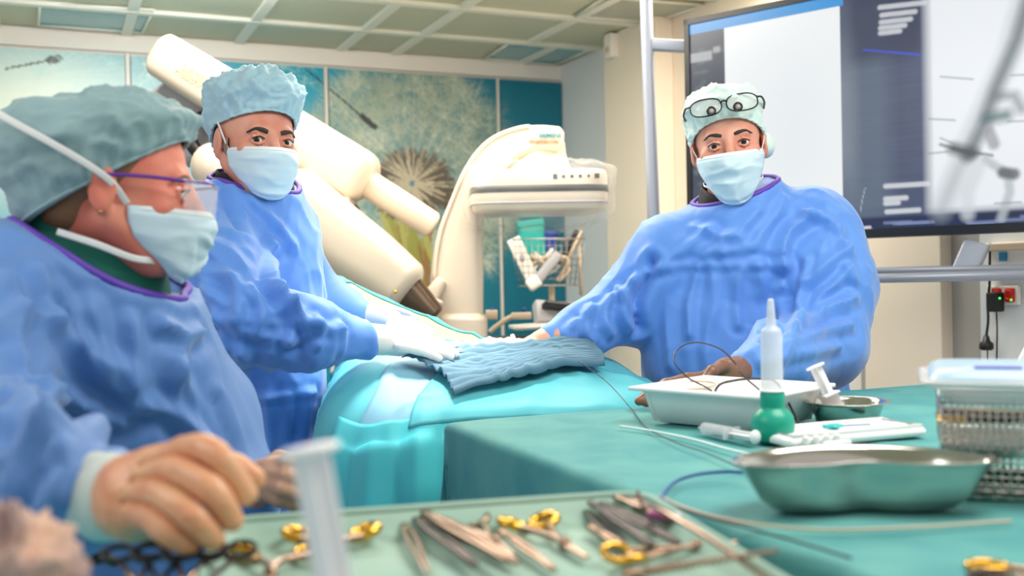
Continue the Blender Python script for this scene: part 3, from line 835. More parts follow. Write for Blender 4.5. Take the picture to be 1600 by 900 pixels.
mb.sweep(pth, np.linspace(58, 42, len(pth)) * px2(3.47), np.linspace(0.15, 0.09, len(pth)), -cf, 3.2, 36, 0.45); mb.obj('lower_housing', M['robot_white'], rb)
mb = MB(); q = P(618, 456, 3.34); mb.ell(q, 0.006); mb.obj('indicator', M['gold'], rb)
mb = MB(); mb.sweep([P(622, 440, 3.45), P(652, 470, 3.45), P(676, 492, 3.45)], np.array([30, 26, 20]) * px2(3.45), 0.05, -cf, 2.3, 24, 0.3); mb.obj('wrist_joint', M['dark_metal'], rb)
mb = MB(); ax = unit(P(300, 178, 3.72) - P(300, 178, 3.9))
mb.sweep([P(276, 150, 3.75), P(300, 185, 3.75), P(330, 240, 3.75)], 40 * px2(3.75), 0.13, -cf, 7, 32, 0.3); mb.obj('gearbox', M['robot_grey'], rb)
mb = MB(); c_ = P(325, 212, 3.55); th = np.linspace(0, 2 * math.pi, 36, endpoint=False)
mb.tube([c_ + cr * 0.062 * math.cos(x) + cu * 0.066 * math.sin(x) for x in th], 0.024, 12, True); mb.obj('bearing_ring', M['black'], rb)
mb = MB(); mb.ell(P(333, 262, 3.5), (0.075, 0.075, 0.085)); mb.obj('ball_joint', M['robot_white'], rb)
mb = MB(); mb.sweep([P(530, 330, 3.58), P(490, 300, 3.58)], 0.06, 0.09, -cf, 2.4, 24, 0.4); mb.obj('elbow_joint', M['robot_white'], rb)
mb = MB(); mb.sweep([P(480, 250, 3.66), P(520, 335, 3.62), P(552, 342, 3.62)], 0.05, 0.04, -cf, 5, 20, 0.3); mb.obj('joint_bracket', M['dark_metal'], rb)
base = P(420, 300, 3.75); foot = base.copy(); foot[2] = 0.0
mb = MB(); mb.sweep([foot, foot + UZ * 0.35, base], np.array([0.22, 0.2, 0.14]), np.array([0.26, 0.24, 0.14]), -cf, 5, 32, 0.2); mb.obj('pedestal', M['robot_white'], rb)
def lettering(name, body, pos, size, m, parent, right, up, bold=0.0):
    cu_ = bpy.data.curves.new(name, 'FONT'); cu_.body = body; cu_.size = size; cu_.extrude = 0.0008; cu_.offset = bold; cu_.align_x = 'LEFT'
    tmp = bpy.data.objects.new(name, cu_); me = bpy.data.meshes.new_from_object(tmp); bpy.data.objects.remove(tmp)
    o = bpy.data.objects.new(name, me); COL.objects.link(o); me.materials.clear(); me.materials.append(m)
    r = unit(right); n_ = unit(np.cross(r, up)); u_ = np.cross(n_, r)
    o.parent = parent
    p = np.asarray(pos) - np.array(parent.location)
    o.matrix_local = Matrix(((r[0], u_[0], n_[0], p[0]), (r[1], u_[1], n_[1], p[1]), (r[2], u_[2], n_[2], p[2]), (0, 0, 0, 1)))
    return o
dirx = unit(P(560, 276, d) - P(268, 96, d))
lettering('lettering', 'SIEMENS', P(283, 108, d - 0.1315), 0.034, mat('faint_gold_lettering', (226, 200, 160), 0.5), rb, dirx, np.cross(-cf, dirx) * -1 if np.cross(-cf, dirx)[2] < 0 else np.cross(-cf, dirx))
lettering('lettering', 'Healthineers', P(271, 112, d - 0.1315), 0.034, MATS['faint_gold_lettering'], rb, dirx, np.cross(-cf, dirx) * -1 if np.cross(-cf, dirx)[2] < 0 else np.cross(-cf, dirx))

ca_t = thing('c_arm', 'cream C-shaped X-ray arm with a plastic-covered detector head', 'X-ray machine', tuple(P(715, 520, 3.7) * [1, 1, 0]))
d = 3.7; k7 = px2(d)
ctrl = [(868, 223, 20), (840, 222, 21), (808, 229, 24), (776, 247, 27), (750, 280, 27), (731, 325, 28), (719, 375, 35), (715, 430, 40), (715, 490, 40)]
cc_ = catmull([list(P(x, y, d)) for x, y, _ in ctrl], 6); wv = catmull([[w_, 0, 0] for *_, w_ in ctrl], 6)[:, 0]
mb = MB(); mb.sweep(cc_, wv * k7, 0.125, -cf, 5.5, 40, 0.55); mb.obj('curved_arm', M['robot_white'], ca_t)
mb = MB()
rim = [p + unit(np.cross(cf, t_)) * 0 for p, t_ in zip(cc_, np.gradient(cc_, axis=0))]
tt_ = np.gradient(cc_, axis=0); nn_ = np.array([unit(np.cross(t_, cf)) for t_ in tt_])
if nn_[20] @ cr > 0: nn_ = -nn_
edge = cc_ + nn_ * (wv * k7 * 0.80)[:, None] - cf * 0.127
mb.tube(edge[8:44], 0.007, 8); mb.obj('edge_strip', M['robot_white'], ca_t)
mb = MB(); q0, q1 = P(723, 500, d), P(724, 900, d); q1[2] = 0.0
mb.sweep([q0, (q0 + q1) / 2, q1], 38 * k7, 0.15, -cf, 6, 32, 0.3); mb.obj('base_column', M['robot_white'], ca_t)
mb = MB(); mb.lathe([(0.0, 0.06), (0.104, 0.06), (0.108, 0.02), (0.118, -0.02), (0.14, -0.045), (0.0, -0.045)], P(838, 250, d), UZ, 40); mb.obj('detector_neck', M['robot_white'], ca_t)
dc = P(838, 304, 3.62)
dax = unit(np.array([1.0, 0.06, 0])); day = np.array([-dax[1], dax[0], 0])
Rd = np.column_stack([dax, day, UZ])
def rounded_slab(c, hx, hy, zs, sc_list, r=0.06, n=64, R=Rd):
    a = np.linspace(0, 2 * math.pi, n, endpoint=False); rings = []
    for z, s_ in zip(zs, sc_list):
        x = np.sign(np.cos(a)) * np.abs(np.cos(a)) ** 0.33 * hx * s_; y = np.sign(np.sin(a)) * np.abs(np.sin(a)) ** 0.33 * hy * s_
        rings.append(np.stack([x, y, np.full(n, z)], 1) @ R.T + c)
    mb = MB(); G = np.array(rings); mb.grid(G, wrap=True)
    mb.f.append(list(range(n))[::-1]); mb.f.append([(len(zs) - 1) * n + i for i in range(n)])
    return mb
rounded_slab(dc, 0.235, 0.22, [-0.068, -0.06, -0.02, 0.05, 0.066, 0.07], [0.93, 0.98, 1, 1, 0.98, 0.93]).obj('detector_head', M['robot_white'], ca_t)
rounded_slab(dc + UZ * 0.004, 0.236, 0.221, [-0.011, -0.011, 0.011, 0.011], [0.99, 1.004, 1.004, 0.99]).obj('dark_band', M['stripe'], ca_t)
rounded_slab(dc - UZ * 0.042, 0.236, 0.221, [-0.003, -0.003, 0.003, 0.003], [0.99, 1.003, 1.003, 0.99]).obj('groove_line', M['robot_grey'], ca_t)
mb = MB()
for i, w_ in enumerate((0.014, 0.010, 0.010, 0.010, 0.008, 0.016)): mb.box(dc + Rd @ np.array([0.045 + i * 0.028, -0.222, 0.042]), (w_, 0.004, 0.016 if i in (0, 5) else 0.008), Rd)
mb.obj('button', M['stripe'], ca_t, smooth=False)
# clear plastic cover, crumpled, gathered above and sagging below
n = 120; a = np.linspace(0, 2 * math.pi, n, endpoint=False); rings = []
zsc = [(-0.128, 0.42), (-0.120, 0.66), (-0.100, 0.90), (-0.072, 1.02), (-0.03, 1.06), (0.02, 1.07), (0.055, 1.07), (0.082, 1.02), (0.100, 0.86), (0.104, 0.66), (0.112, 0.56)]
for z, s_ in zsc:
    x = np.sign(np.cos(a)) * np.abs(np.cos(a)) ** 0.42 * 0.245 * s_; y = np.sign(np.sin(a)) * np.abs(np.sin(a)) ** 0.42 * 0.235 * s_
    q = np.stack([x, y, np.full(n, z)], 1)
    q[:, 2] += 0.016 * np.sin(a * 3 + 1) * (z < -0.05)
    rings.append(q)
G = np.array(rings); 
fz_ = np.repeat(G, 1, 0)
Gd = np.array([catmull(G[:, i], 4) for i in range(n)]).transpose(1, 0, 2)
Nn = Gd / np.linalg.norm(Gd, axis=-1, keepdims=True)
Gd = Gd + Nn * (0.016 * (ridged(Gd * np.array([9, 9, 5]) + 2) - 0.5) + 0.008 * (ridged(Gd * np.array([24, 24, 9])) - 0.5))[..., None]
mb = MB(); mb.grid(Gd @ Rd.T + dc, wrap=True)
mb.f.append(list(range(n))[::-1])
mb.obj('plastic_cover', M['film'], ca_t)
lettering('lettering', 'SIEMENS', P(842, 214.5, d - 0.129), 0.021, M['teal_text'], ca_t, cr, cu, 0.0006)
lettering('lettering', 'Healthineers', P(827, 224, d - 0.129), 0.0195, M['orange_text'], ca_t, cr, cu, 0.0006)
mb = MB(); mb.sweep([P(645, 505, 3.55), P(668, 470, 3.55), P(690, 440, 3.56)], np.array([16, 14, 9]) * px2(3.55), 0.05, -cf, 4, 20, 0.3); mb.obj('table_clamp', M['robot_white'], ca_t)
mb = MB(); mb.sweep([P(668, 500, 3.5), P(684, 470, 3.5)], np.array([16, 9]) * px2(3.5), 0.04, -cf, 4, 20, 0.3); mb.obj('table_clamp', M['robot_white'], ca_t)

# ------------------------------------------------------------------ equipment in the far corner
bk_c = P(856, 412, 4.7)
bk = thing('equipment_stand', 'wheeled stand with a clear wire basket in the far corner', 'equipment stand', tuple(bk_c * [1, 1, 0]))
bx_, by_ = 0.155, 0.09
def bkp(x, y, z): return bk_c + dax * x + day * y + UZ * z
mb = MB()
for z, s_ in ((0.11, 1.05), (-0.10, 0.86)):
    L = [bkp(sx * bx_ * s_, sy * by_ * s_, z) for sx, sy in ((-1, -1), (1, -1), (1, 1), (-1, 1))]
    mb.tube(L, 0.004, 6, True)
for i in range(13):
    x = -bx_ + 2 * bx_ * i / 12
    for sy in (-1, 1): mb.tube([bkp(x * 1.05, sy * by_ * 1.05, 0.11), bkp(x * 0.86, sy * by_ * 0.86, -0.10)], 0.0013, 4)
    mb.tube([bkp(x * 0.86, -by_ * .86, -0.10), bkp(x * 0.86, by_ * .86, -0.10)], 0.0013, 4)
for j in range(8):
    z = 0.11 - 0.21 * j / 7; s_ = 1.05 - 0.19 * j / 7
    mb.tube([bkp(sx * bx_ * s_, sy * by_ * s_, z) for sx, sy in ((-1, -1), (1, -1), (1, 1), (-1, 1))], 0.0013, 4, True)
mb.obj('wire_basket', M['wire_metal'], bk)
mb = MB(); q = bkp(0.02, 0.05, -0.1); q2 = q.copy(); q2[2] = 0.05; mb.tube([q, q2], 0.014, 12); mb.obj('post', M['beige'], bk)
mb = MB()
for k2 in range(5):
    th = k2 * 2 * math.pi / 5; mb.tube([q2, q2 + np.array([0.22 * math.cos(th), 0.22 * math.sin(th), -0.03])], [0.016, 0.010], 8)
mb.obj('star_foot', M['beige'], bk)
mb = MB(); mb.tube([bkp(0.15, 0.03, 0.13), bkp(0.155, 0.03, -0.15)], 0.008, 8); mb.obj('post', M['beige'], bk)
def stick(name, label, cat, p0, p1, w_, h_, m, d_, grp=None, e=4):
    a, b = P(*p0, d_), P(*p1, d_)
    t = thing(name, label, cat, (a + b) / 2, grp)
    mb = MB(); mb.sweep(np.linspace(a, b, 5), w_, h_, -cf, e, 20, 0.4); mb.obj('body', m, t)
    return t, a, b
t, a, b = stick('probe_holder', 'white flat plastic handle leaning out of the wire basket', 'instrument handle', (802, 374), (830, 432), 0.032, 0.012, M['white_paint'], 4.66)
mb = MB(); mb.ell(a + (b - a) * 0.5 - cf * 0.013, (0.012, 0.004, 0.02)); mb.obj('button', M['robot_grey'], t)
t, a, b = stick('plastic_box', 'teal plastic box standing up behind the wire basket', 'box', (829, 352), (833, 402), 0.062, 0.03, M['teal_box'], 4.78)
mb = MB(); mb.sweep([P(828, 346, 4.78), P(829, 353, 4.78)], 0.066, 0.034, -cf, 5, 20, 0.2); mb.obj('lid', M['teal_box'], t)
t, a, b = stick('plastic_box', 'small dark blue box behind the wire basket', 'box', (856, 366), (852, 402), 0.042, 0.03, M['navy'], 4.8)
mb = MB(); mb.sweep([P(857, 362, 4.8), P(857, 367, 4.8)], 0.045, 0.033, -cf, 5, 20, 0.2); mb.obj('lid', M['navy'], t)
t, a, b = stick('clip_board', 'black tilted tablet sticking out of the wire basket', 'tablet', (904, 362), (878, 412), 0.022, 0.01, M['bezel'], 4.72)
mb = MB(); mb.tube([P(909, 360, 4.71), P(884, 412, 4.71)], 0.008, 8); mb.obj('edge_strip', M['beige'], t)
# coiled cables in basket
for i, (lab, m_, sd, w0) in enumerate((('thick beige cable coiled in the wire basket', M['beige'], 3, 0.010), ('thin white cable looped over the thicker one in the wire basket', M['white_paint'], 8, 0.006))):
    r2 = np.random.default_rng(sd)
    pts = [bkp(r2.uniform(-0.10, 0.10), r2.uniform(-0.05, 0.03), r2.uniform(-0.08, 0.07) + 0.01 * i) for _ in range(10)]
    mb = MB(); mb.tube(catmull(pts, 8), w0, 8); tag(mb.obj('cable', m_), lab, 'cable')
t, a, b = stick('transducer', 'white and grey hand-held probe lying in the wire basket', 'probe', (838, 440), (872, 398), 0.024, 0.02, M['robot_grey'], 4.62, e=3)
mb = MB(); mb.sweep([P(828, 446, 4.62), P(840, 438, 4.62)], 0.03, 0.024, -cf, 3, 20, 0.5); mb.obj('probe_head', M['white_paint'], t)
# cart behind with rail, small monitor and tray
ct = thing('equipment_cart', 'low equipment cart with a bent rail beside the X-ray arm', 'cart', tuple(P(830, 540, 4.2) * [1, 1, 0]))
q = P(835, 525, 4.2)
mb = MB(); mb.box(q - UZ * 0.03, (0.46, 0.34, 0.05), Rd); mb.obj('cart_top', M['dark_metal'], ct, smooth=False, mods=[bevel(0.008)])
hq = q[2] - 0.05
mb = MB(); mb.box([q[0], q[1], hq / 2 + 0.02], (0.42, 0.3, hq - 0.04), Rd); mb.obj('cart_body', M['robot_grey'], ct, smooth=False, mods=[bevel(0.01)])
mb = MB(); mb.tube(catmull([P(765, 519, 4.05), P(778, 508, 4.05), P(800, 495, 4.05), P(826, 493, 4.05)], 6), 0.011, 10); mb.obj('bent_rail', M['beige'], ct)
mb = MB(); mb.sweep([P(800, 494, 4.05), P(829, 493, 4.05)], 0.014, 0.014, UZ, 5, 16, 0.2); mb.obj('rail_end', M['beige'], ct)
mb = MB(); mb.sweep([P(760, 492, 4.05), P(776, 492, 4.05)], 0.014, 0.02, UZ, 5, 16, 0.2); mb.obj('rail_bracket', M['beige'], ct)
for px in (769, 818): 
    mb = MB(); mb.ell(P(px, 484, 4.05), 0.010); mb.obj('knob', M['navy'], ct)
sm = thing('display_unit', 'small tilted screen unit with black front in the far corner', 'screen', tuple(P(868, 485, 4.25)))
mb = MB(); mb.sweep([P(838, 488, 4.2), P(895, 492, 4.25)], 0.03, 0.05, UZ * 0.8 + cf * 0.5, 5, 24, 0.2); mb.obj('case', M['robot_grey'], sm)
mb = MB(); mb.sweep([P(848, 478, 4.18), P(898, 484, 4.22)], 0.055, 0.012, UZ * 0.9 + cf * 0.3, 8, 24, 0.1); mb.obj('front_panel', M['bezel'], sm)
tr = thing('shelf_tray', 'shallow white tray on the cart under the small screen', 'tray', tuple(P(840, 512, 4.15)))
mb = MB(); qa, qb = P(802, 512, 4.12), P(884, 506, 4.16); mb.sweep([qa, qb], 0.10, 0.008, UZ, 8, 20, 0.1); mb.obj('tray_floor', M['white_paint'], tr)
mb = MB(); mb.tube([qa - cf * 0.1 * 1, qb - cf * 0.1], 0.006, 8); mb.obj('tray_rim', M['white_paint'], tr)

# pale rounded backrest behind the steel baskets
pb_ = P(1600, 560, 2.5)
t = thing('chair', 'white chair with a rounded backrest behind the steel baskets', 'chair', (pb_[0] + 0.06, pb_[1] + 0.1, 0))
n = 24; a = np.linspace(0, math.pi, n)
prof = [pb_ + cr * 0.0 + np.array([0.075 - 0.13 * math.cos(x) * (1 if math.cos(x) > 0 else .9), 0.02 * math.cos(x), 0.06 * math.sin(x) ** 0.5]) for x in a]
mb = MB(); mb.sweep([pb_ + np.array([0.09, 0, -0.16]), pb_ + np.array([0.09, 0, -0.02]), pb_ + np.array([0.11, 0.0, 0.045])], np.array([0.115, 0.11, 0.09]), 0.012, np.array([0, -1, 0]), 3.2, 28, 0.8); mb.obj('backrest', M['plastic_white'], t)
mb = MB(); z0_ = pb_[2] - 0.42; mb.sweep([[pb_[0] + .09, pb_[1] + 0.0, z0_], [pb_[0] + .09, pb_[1] + 0.36, z0_]], 0.19, 0.02, UZ, 4, 28, 0.5); mb.obj('seat', M['plastic_white'], t)
mb = MB(); mb.tube([pb_ + np.array([0.09, 0.01, -0.15]), [pb_[0] + .09, pb_[1] + 0.02, z0_]], 0.02, 10); mb.obj('back_post', M['pole'], t)
for sx in (-1, 1):
    for sy in (0.04, 0.32):
        mb = MB(); mb.tube([[pb_[0] + .09 + sx * 0.15, pb_[1] + sy, z0_ - 0.01], [pb_[0] + .09 + sx * 0.18, pb_[1] + sy, 0.0]], 0.012, 8); mb.obj('leg', M['pole'], t)

# ------------------------------------------------------------------ draped tables
ZTAB = CAMZ - 0.25
A_ = PZ(711, 661, ZTAB); E_ = PZ(1010, 768, ZTAB)
e2 = unit(E_ - A_); e1 = np.array([-e2[1], e2[0], 0]); 
if e1[0] < 0: e1 = -e1
TW, TD = 1.2, 1.3
def tabp(x, y, z): return A_ + e1 * x + e2 * y + UZ * (z - ZTAB)
def cloth_top(x0, x1, y0, y1, zt, skirts, step=0.012, amp=0.0022, drop=0.7, seed=0, pf=tabp, flare=0.015):
    """one continuous sheet: a flat top whose chosen sides bend over and hang"""
    mb = MB(); r = 0.014
    xs = np.arange(x0, x1 + step / 2, step); ys = np.arange(y0, y1 + step / 2, step)
    S = np.linspace(0, 1, 40)
    def ext(lo, hi, arr, a, b):
        pre = -np.concatenate([np.linspace(drop, 0.06, 40), np.linspace(0.05, 0.004, 12)]) if lo else np.array([])
        post = np.concatenate([np.linspace(0.004, 0.05, 12), np.linspace(0.06, drop, 40)]) if hi else np.array([])
        return np.concatenate([a + pre, arr, b + post])
    xe = ext('l' in skirts, 'r' in skirts, xs, x0, x1); ye = ext('b' in skirts, 'f' in skirts, ys, y0, y1)
    XX, YY = np.meshgrid(xe, ye, indexing='ij')
    ox = np.where(XX < x0, x0 - XX, np.where(XX > x1, XX - x1, 0)); oy = np.where(YY < y0, y0 - YY, np.where(YY > y1, YY - y1, 0))
    over = np.maximum(ox, oy)
    dn = np.where(over > r * 1.57, r + (over - r * 1.57), r * (1 - np.cos(np.minimum(over / r, 1.57))))
    out = np.where(over > r * 1.57, r, r * np.sin(np.minimum(over / r, 1.57)))
    fol = np.clip(dn / 0.25, 0, 1)
    X2 = np.clip(XX, x0, x1) + np.sign(XX - np.clip(XX, x0, x1)) * (out * (ox >= oy * 0.2) + flare * fol * (ox > 0)); Y2 = np.clip(YY, y0, y1) + np.sign(YY - np.clip(YY, y0, y1)) * (out * (oy >= ox * 0.2) + flare * fol * (oy > 0))
    Z2 = zt - dn
    Q = np.stack([X2, Y2, Z2], -1)
    nz = pn(np.stack([X2 * 5, Y2 * 5, Z2 * 3 + seed], -1)); rg = ridged(np.stack([X2 * 4, Y2 * 4, Z2 * 2 + seed], -1))
    Z2 = Z2 + np.where(over > 0, 0, amp * nz + amp * 1.1 * (rg - 0.3))
    wav = fol * (flare * 0.55) * (np.sin(YY * 17 + 3 * nz + seed) * (ox > 0) )
    wav2 = fol * (flare * 0.55) * (np.sin(XX * 17 + 3 * nz + seed) * (oy > 0))
    X2 = X2 + wav + 0.012 * fol * rg; Y2 = Y2 + wav2 + 0.012 * fol * rg
    G = pf(X2[..., None], Y2[..., None], Z2[..., None])
    mb.grid(G)
    return mb
table = thing('instrument_table', 'large back table under a teal drape that holds dish, trays and baskets', 'table', tuple(tabp(TW / 2, TD / 2, 0.0)))
cloth_top(0.0, TW, 0.0, TD, ZTAB, 'lb', seed=2.0, drop=0.62).obj('drape', M['drape_teal'], table, mods=[solid(0.0015)])
mb = MB(); mb.box(tabp(TW / 2, TD / 2, ZTAB - 0.025), (TW - 0.02, TD - 0.02, 0.036), np.column_stack([e1, e2 * -1, UZ])); mb.obj('table_top', M['steel_soft'], table, smooth=False, mods=[bevel(0.004)])
for x in (0.08, TW - 0.08):
    for y in (0.08, TD - 0.08):
        mb = MB(); mb.tube([tabp(x, y, ZTAB - 0.04), tabp(x, y, 0.0)], 0.018, 10); mb.obj('leg', M['steel_soft'], table)

# Mayo stand under the instrument tray
ZMAY = CAMZ - 0.285
FL = PZ(340, 816, ZMAY + 0.058); FR = PZ(1006, 771, ZMAY + 0.058); FL[2] = FR[2] = 0
g1 = unit(FR - FL); g2 = np.array([g1[1], -g1[0], 0]); TRW = np.linalg.norm(FR - FL); TRD = 0.42
def mayp(x, y, z): return FL + g1 * x + g2 * y + UZ * z
mayo = thing('mayo_stand', 'nearer instrument stand with turquoise drape under the green-lined tray', 'instrument stand', tuple(mayp(TRW / 2, 0.2, 0)))
cloth_top(-0.42, TRW + 0.008, -0.012, 0.75, ZMAY, 'bl', seed=6.0, drop=0.6, pf=mayp, flare=0.02).obj('drape', M['drape'], mayo, mods=[solid(0.0015)])
mb = MB(); mb.box(mayp(TRW / 2 - 0.2, 0.37, ZMAY - 0.018), (TRW + 0.38, 0.72, 0.02), np.column_stack([g1, -g2, UZ])); mb.obj('table_top', M['steel_soft'], mayo, smooth=False, mods=[bevel(0.004)])
mb = MB(); mb.tube([mayp(0.1, 0.45, ZMAY - 0.03), mayp(0.1, 0.45, 0.03)], 0.022, 12); mb.obj('post', M['steel_soft'], mayo)
mb = MB(); mb.tube([mayp(-0.2, 0.45, 0.02), mayp(0.4, 0.45, 0.02)], 0.02, 10); mb.tube([mayp(0.1, 0.15, 0.02), mayp(0.1, 0.75, 0.02)], 0.02, 10); mb.obj('foot', M['steel_soft'], mayo)
# loose cloth strip between the tray and the table
gx0 = TRW + 0.012
# tray
ZTF = ZMAY + 0.038
def rr_ring(x0, x1, y0, y1, r, z, n=12, pf=mayp):
    pts = []
    for cx, cy, a0 in ((x1 - r, y1 - r, 0), (x0 + r, y1 - r, 90), (x0 + r, y0 + r, 180), (x1 - r, y0 + r, 270)):
        for k2 in range(n):
            a = math.radians(a0 + 90 * k2 / (n - 1)); pts.append(pf(cx + r * math.cos(a), cy + r * math.sin(a), z))
    return np.array(pts)
tray = thing('instrument_tray', 'shallow rimmed tray lined with pale green cloth full of instruments', 'tray', tuple(mayp(TRW / 2, TRD / 2, ZMAY)))
zr = ZMAY + 0.058
rings = [rr_ring(0.02, TRW - 0.02, 0.02, TRD - 0.02, 0.03, ZMAY + 0.003), rr_ring(0.004, TRW - 0.004, 0.004, TRD - .004, 0.03, zr - 0.006), rr_ring(-0.004, TRW + 0.004, -0.004, TRD + .004, 0.034, zr - 0.002), rr_ring(-0.002, TRW + 0.002, -0.002, TRD + .002, 0.034, zr),
         rr_ring(0.008, TRW - 0.008, 0.008, TRD - .008, 0.03, zr - 0.001), rr_ring(0.014, TRW - 0.014, 0.014, TRD - .014, 0.03, zr - 0.012), rr_ring(0.026, TRW - 0.026, 0.026, TRD - .026, 0.03, ZTF + 0.004), rr_ring(0.04, TRW - 0.04, 0.04, TRD - .04, 0.03, ZTF)]
mb = MB(); mb.grid(np.array(rings), wrap=True); nn2 = len(rings[0])
mb.f.append([(len(rings) - 1) * nn2 + i for i in range(nn2)]); mb.f.append(list(range(nn2))[::-1])
mb.obj('tray_body', M['tray_cloth'], tray)
mb = MB(); mb.tube(rr_ring(0.002, TRW - 0.002, 0.002, TRD - .002, 0.034, zr + 0.001), 0.004, 8, True); mb.obj('rolled_edge', M['tray_cloth'], tray)

# ------------------------------------------------------------------ patient under drapes
def bicubic(Pg, nu, nv):
    Pg = np.asarray(Pg, float)
    A = np.array([catmull(row, nv) for row in Pg])
    return np.array([catmull(A[:, j], nu) for j in range(A.shape[1])]).transpose(1, 0, 2)
cols = [[(530, 556, 2.40), (512, 600, 2.32), (506, 650, 2.27), (504, 720, 2.22), (508, 800, 2.2), (508, 1250, 2.2)],
        [(600, 541, 2.40), (560, 554, 2.16), (520, 597, 2.05), (494, 672, 2.00), (516, 790, 1.98), (516, 1340, 1.98)],
        [(690, 532, 2.44), (622, 566, 2.10), (590, 620, 1.95), (560, 690, 1.91), (545, 790, 1.90), (545, 1380, 1.90)],
        [(770, 533, 2.48), (695, 578, 2.12), (650, 625, 1.95), (632, 680, 1.89), (626, 790, 1.87), (626, 1400, 1.87)],
        [(850, 540, 2.46), (790, 584, 2.12), (726, 628, 1.96), (706, 668, 1.90), (700, 790, 1.88), (700, 1400, 1.88)],
        [(945, 556, 2.42), (900, 596, 2.14), (850, 632, 1.99), (830, 660, 1.94), (820, 790, 1.93), (820, 1380, 1.93)],
        [(1000, 588, 2.32), (980, 612, 2.14), (955, 636, 2.00), (945, 664, 1.97), (945, 790, 1.96), (945, 1360, 1.96)],
        [(1050, 618, 2.22), (1040, 634, 2.12), (1025, 650, 2.05), (1010, 680, 2.03), (1010, 790, 2.02), (1010, 1340, 2.02)]]
ctrl = np.array([[P(*q) for q in c] for c in cols])
NU, NV = 12, 12
def mound_sheet(u0_, u1_, v0_, v1_, off, amp, seed):
    G = bicubic(ctrl, NU, NV)
    a0, a1 = int(u0_ * NU), int(u1_ * NU) + 1; b0, b1 = int(v0_ * NV), int(v1_ * NV) + 1
    nr = np.cross(np.gradient(G, axis=0), np.gradient(G, axis=1)); nr /= np.linalg.norm(nr, axis=-1, keepdims=True) + 1e-12
    if nr[30, 30] @ cf > 0: nr = -nr
    hang = np.clip((np.arange(G.shape[1]) / NV - 2.2) / 1.2, 0, 1)[None, :, None]
    disp = amp * (pn(G * 6)[..., None] + 1.2 * (ridged(G * np.array([7, 7, 4]))[..., None] - 0.35)) + hang * 0.010 * (np.abs(((np.arange(G.shape[0]) / NU * 1.1 + 0.3) % 1) * 2 - 1) - 0.5)[:, None, None] * 2
    G = G + nr * (disp + off)
    return G[a0:a1, b0:b1]
pd = thing('patient_table', 'draped patient on the operating table between the two men', 'operating table', tuple(P(760, 640, 2.2) * [1, 1, 0]))
mb = MB(); mb.grid(mound_sheet(0, 7, 0, 5, 0, 0.006, 0)); mb.obj('base_drape', M['drape'], pd, mods=[solid(0.002)])
mb = MB(); mb.grid(mound_sheet(1.95, 3.95, 0.3, 2.85, 0.006, 0.006, 0)); mb.obj('side_drape', M['drape_pale'], pd, mods=[solid(0.002)], label='pale blue overlaid drape')
mb = MB(); mb.grid(mound_sheet(3.1, 7, 0.6, 2.95, 0.012, 0.007, 0)); mb.obj('leg_drape', M['drape'], pd, mods=[solid(0.002)])
mb = MB(); G = mound_sheet(1.6, 4.6, 2.7, 4.9, 0.010, 0.007, 0); mb.grid(G); mb.obj('front_drape', M['drape_cyan'], pd, mods=[solid(0.002)], label='brighter cyan hanging drape')
q = tuple(P(720, 640, 2.25)); mb = MB(); mb.box([q[0], q[1] + 0.1, CAMZ - 0.42], (0.5, 0.5, 0.12)); mb.obj('table_top', M['black'], pd, smooth=False, mods=[bevel(0.03, 3)])
mb = MB(); mb.box([q[0], q[1] + 0.1, (CAMZ - 0.48) / 2], (0.3, 0.3, CAMZ - 0.48)); mb.obj('table_column', M['steel_soft'], pd, smooth=False, mods=[bevel(0.02)])
# raised drape over the upper body (sage and turquoise)
rows = [[(450, 440, 3.05), (520, 470, 3.05), (600, 500, 3.0), (680, 530, 2.95), (750, 550, 2.9), (800, 562, 2.8)],
        [(455, 405, 2.85), (520, 432, 2.85), (600, 466, 2.85), (680, 503, 2.8), (750, 531, 2.75), (800, 550, 2.68)],
        [(470, 450, 2.66), (530, 472, 2.66), (600, 498, 2.62), (680, 524, 2.58), (744, 540, 2.54), (798, 556, 2.54)],
        [(480, 540, 2.5), (540, 545, 2.5), (610, 550, 2.48), (690, 556, 2.48), (750, 560, 2.48), (800, 566, 2.48)]]
G = bicubic(np.array([[P(*q) for q in r] for r in rows]), 12, 14)
G = G + UZ * (0.010 * (ridged(G * np.array([5, 5, 5]) + 3) - 0.4) + 0.006 * pn(G * 12))[..., None]
mb = MB(); mb.grid(G[:, :60]); o = mb.obj('upper_drape', M['drape_sage'], pd, mods=[solid(0.002)], label='sage green drape over the raised upper body')
mb = MB(); mb.grid(G[:, 58:] + UZ * 0.002); mb.obj('upper_drape', M['drape'], pd, mods=[solid(0.002)])
e_ = G[14, :]; mb = MB(); mb.grid(np.stack([G[10] + UZ * 0.006, G[12] + UZ * 0.008, G[14] + UZ * 0.006, G[15] + UZ * 0.004])); mb.obj('drape_border', M['drape_cyan'], pd, mods=[solid(0.002)])

# blue grey gauze towel on the patient
tw_rows = [[(622, 566), (700, 560), (780, 556), (860, 548), (925, 549)], [(650, 578), (712, 584), (790, 575), (862, 560), (935, 562)], [(690, 600), (745, 598), (812, 585), (872, 570), (942, 574)], [(708, 630), (765, 612), (826, 594), (882, 582), (944, 584)]]
dep = [[2.10, 2.16, 2.2, 2.26, 2.3], [2.05, 2.08, 2.13, 2.2, 2.26], [1.99, 2.03, 2.08, 2.16, 2.22], [1.92, 1.98, 2.04, 2.12, 2.2]]
G = bicubic(np.array([[P(x, y, z) for (x, y), z in zip(r, dd)] for r, dd in zip(tw_rows, dep)]), 16, 22)
a_, b_ = G.shape[:2]; ii = np.arange(a_)[:, None]
jag = 0.010 * np.sin(np.arange(b_) * 0.6)[None, :] 
G = G + UZ * (0.0045 * np.sin(ii * 1.25 + 2.5 * pn(G * 9)) + 0.006 * ridged(G * 14) + 0.020)[..., None]
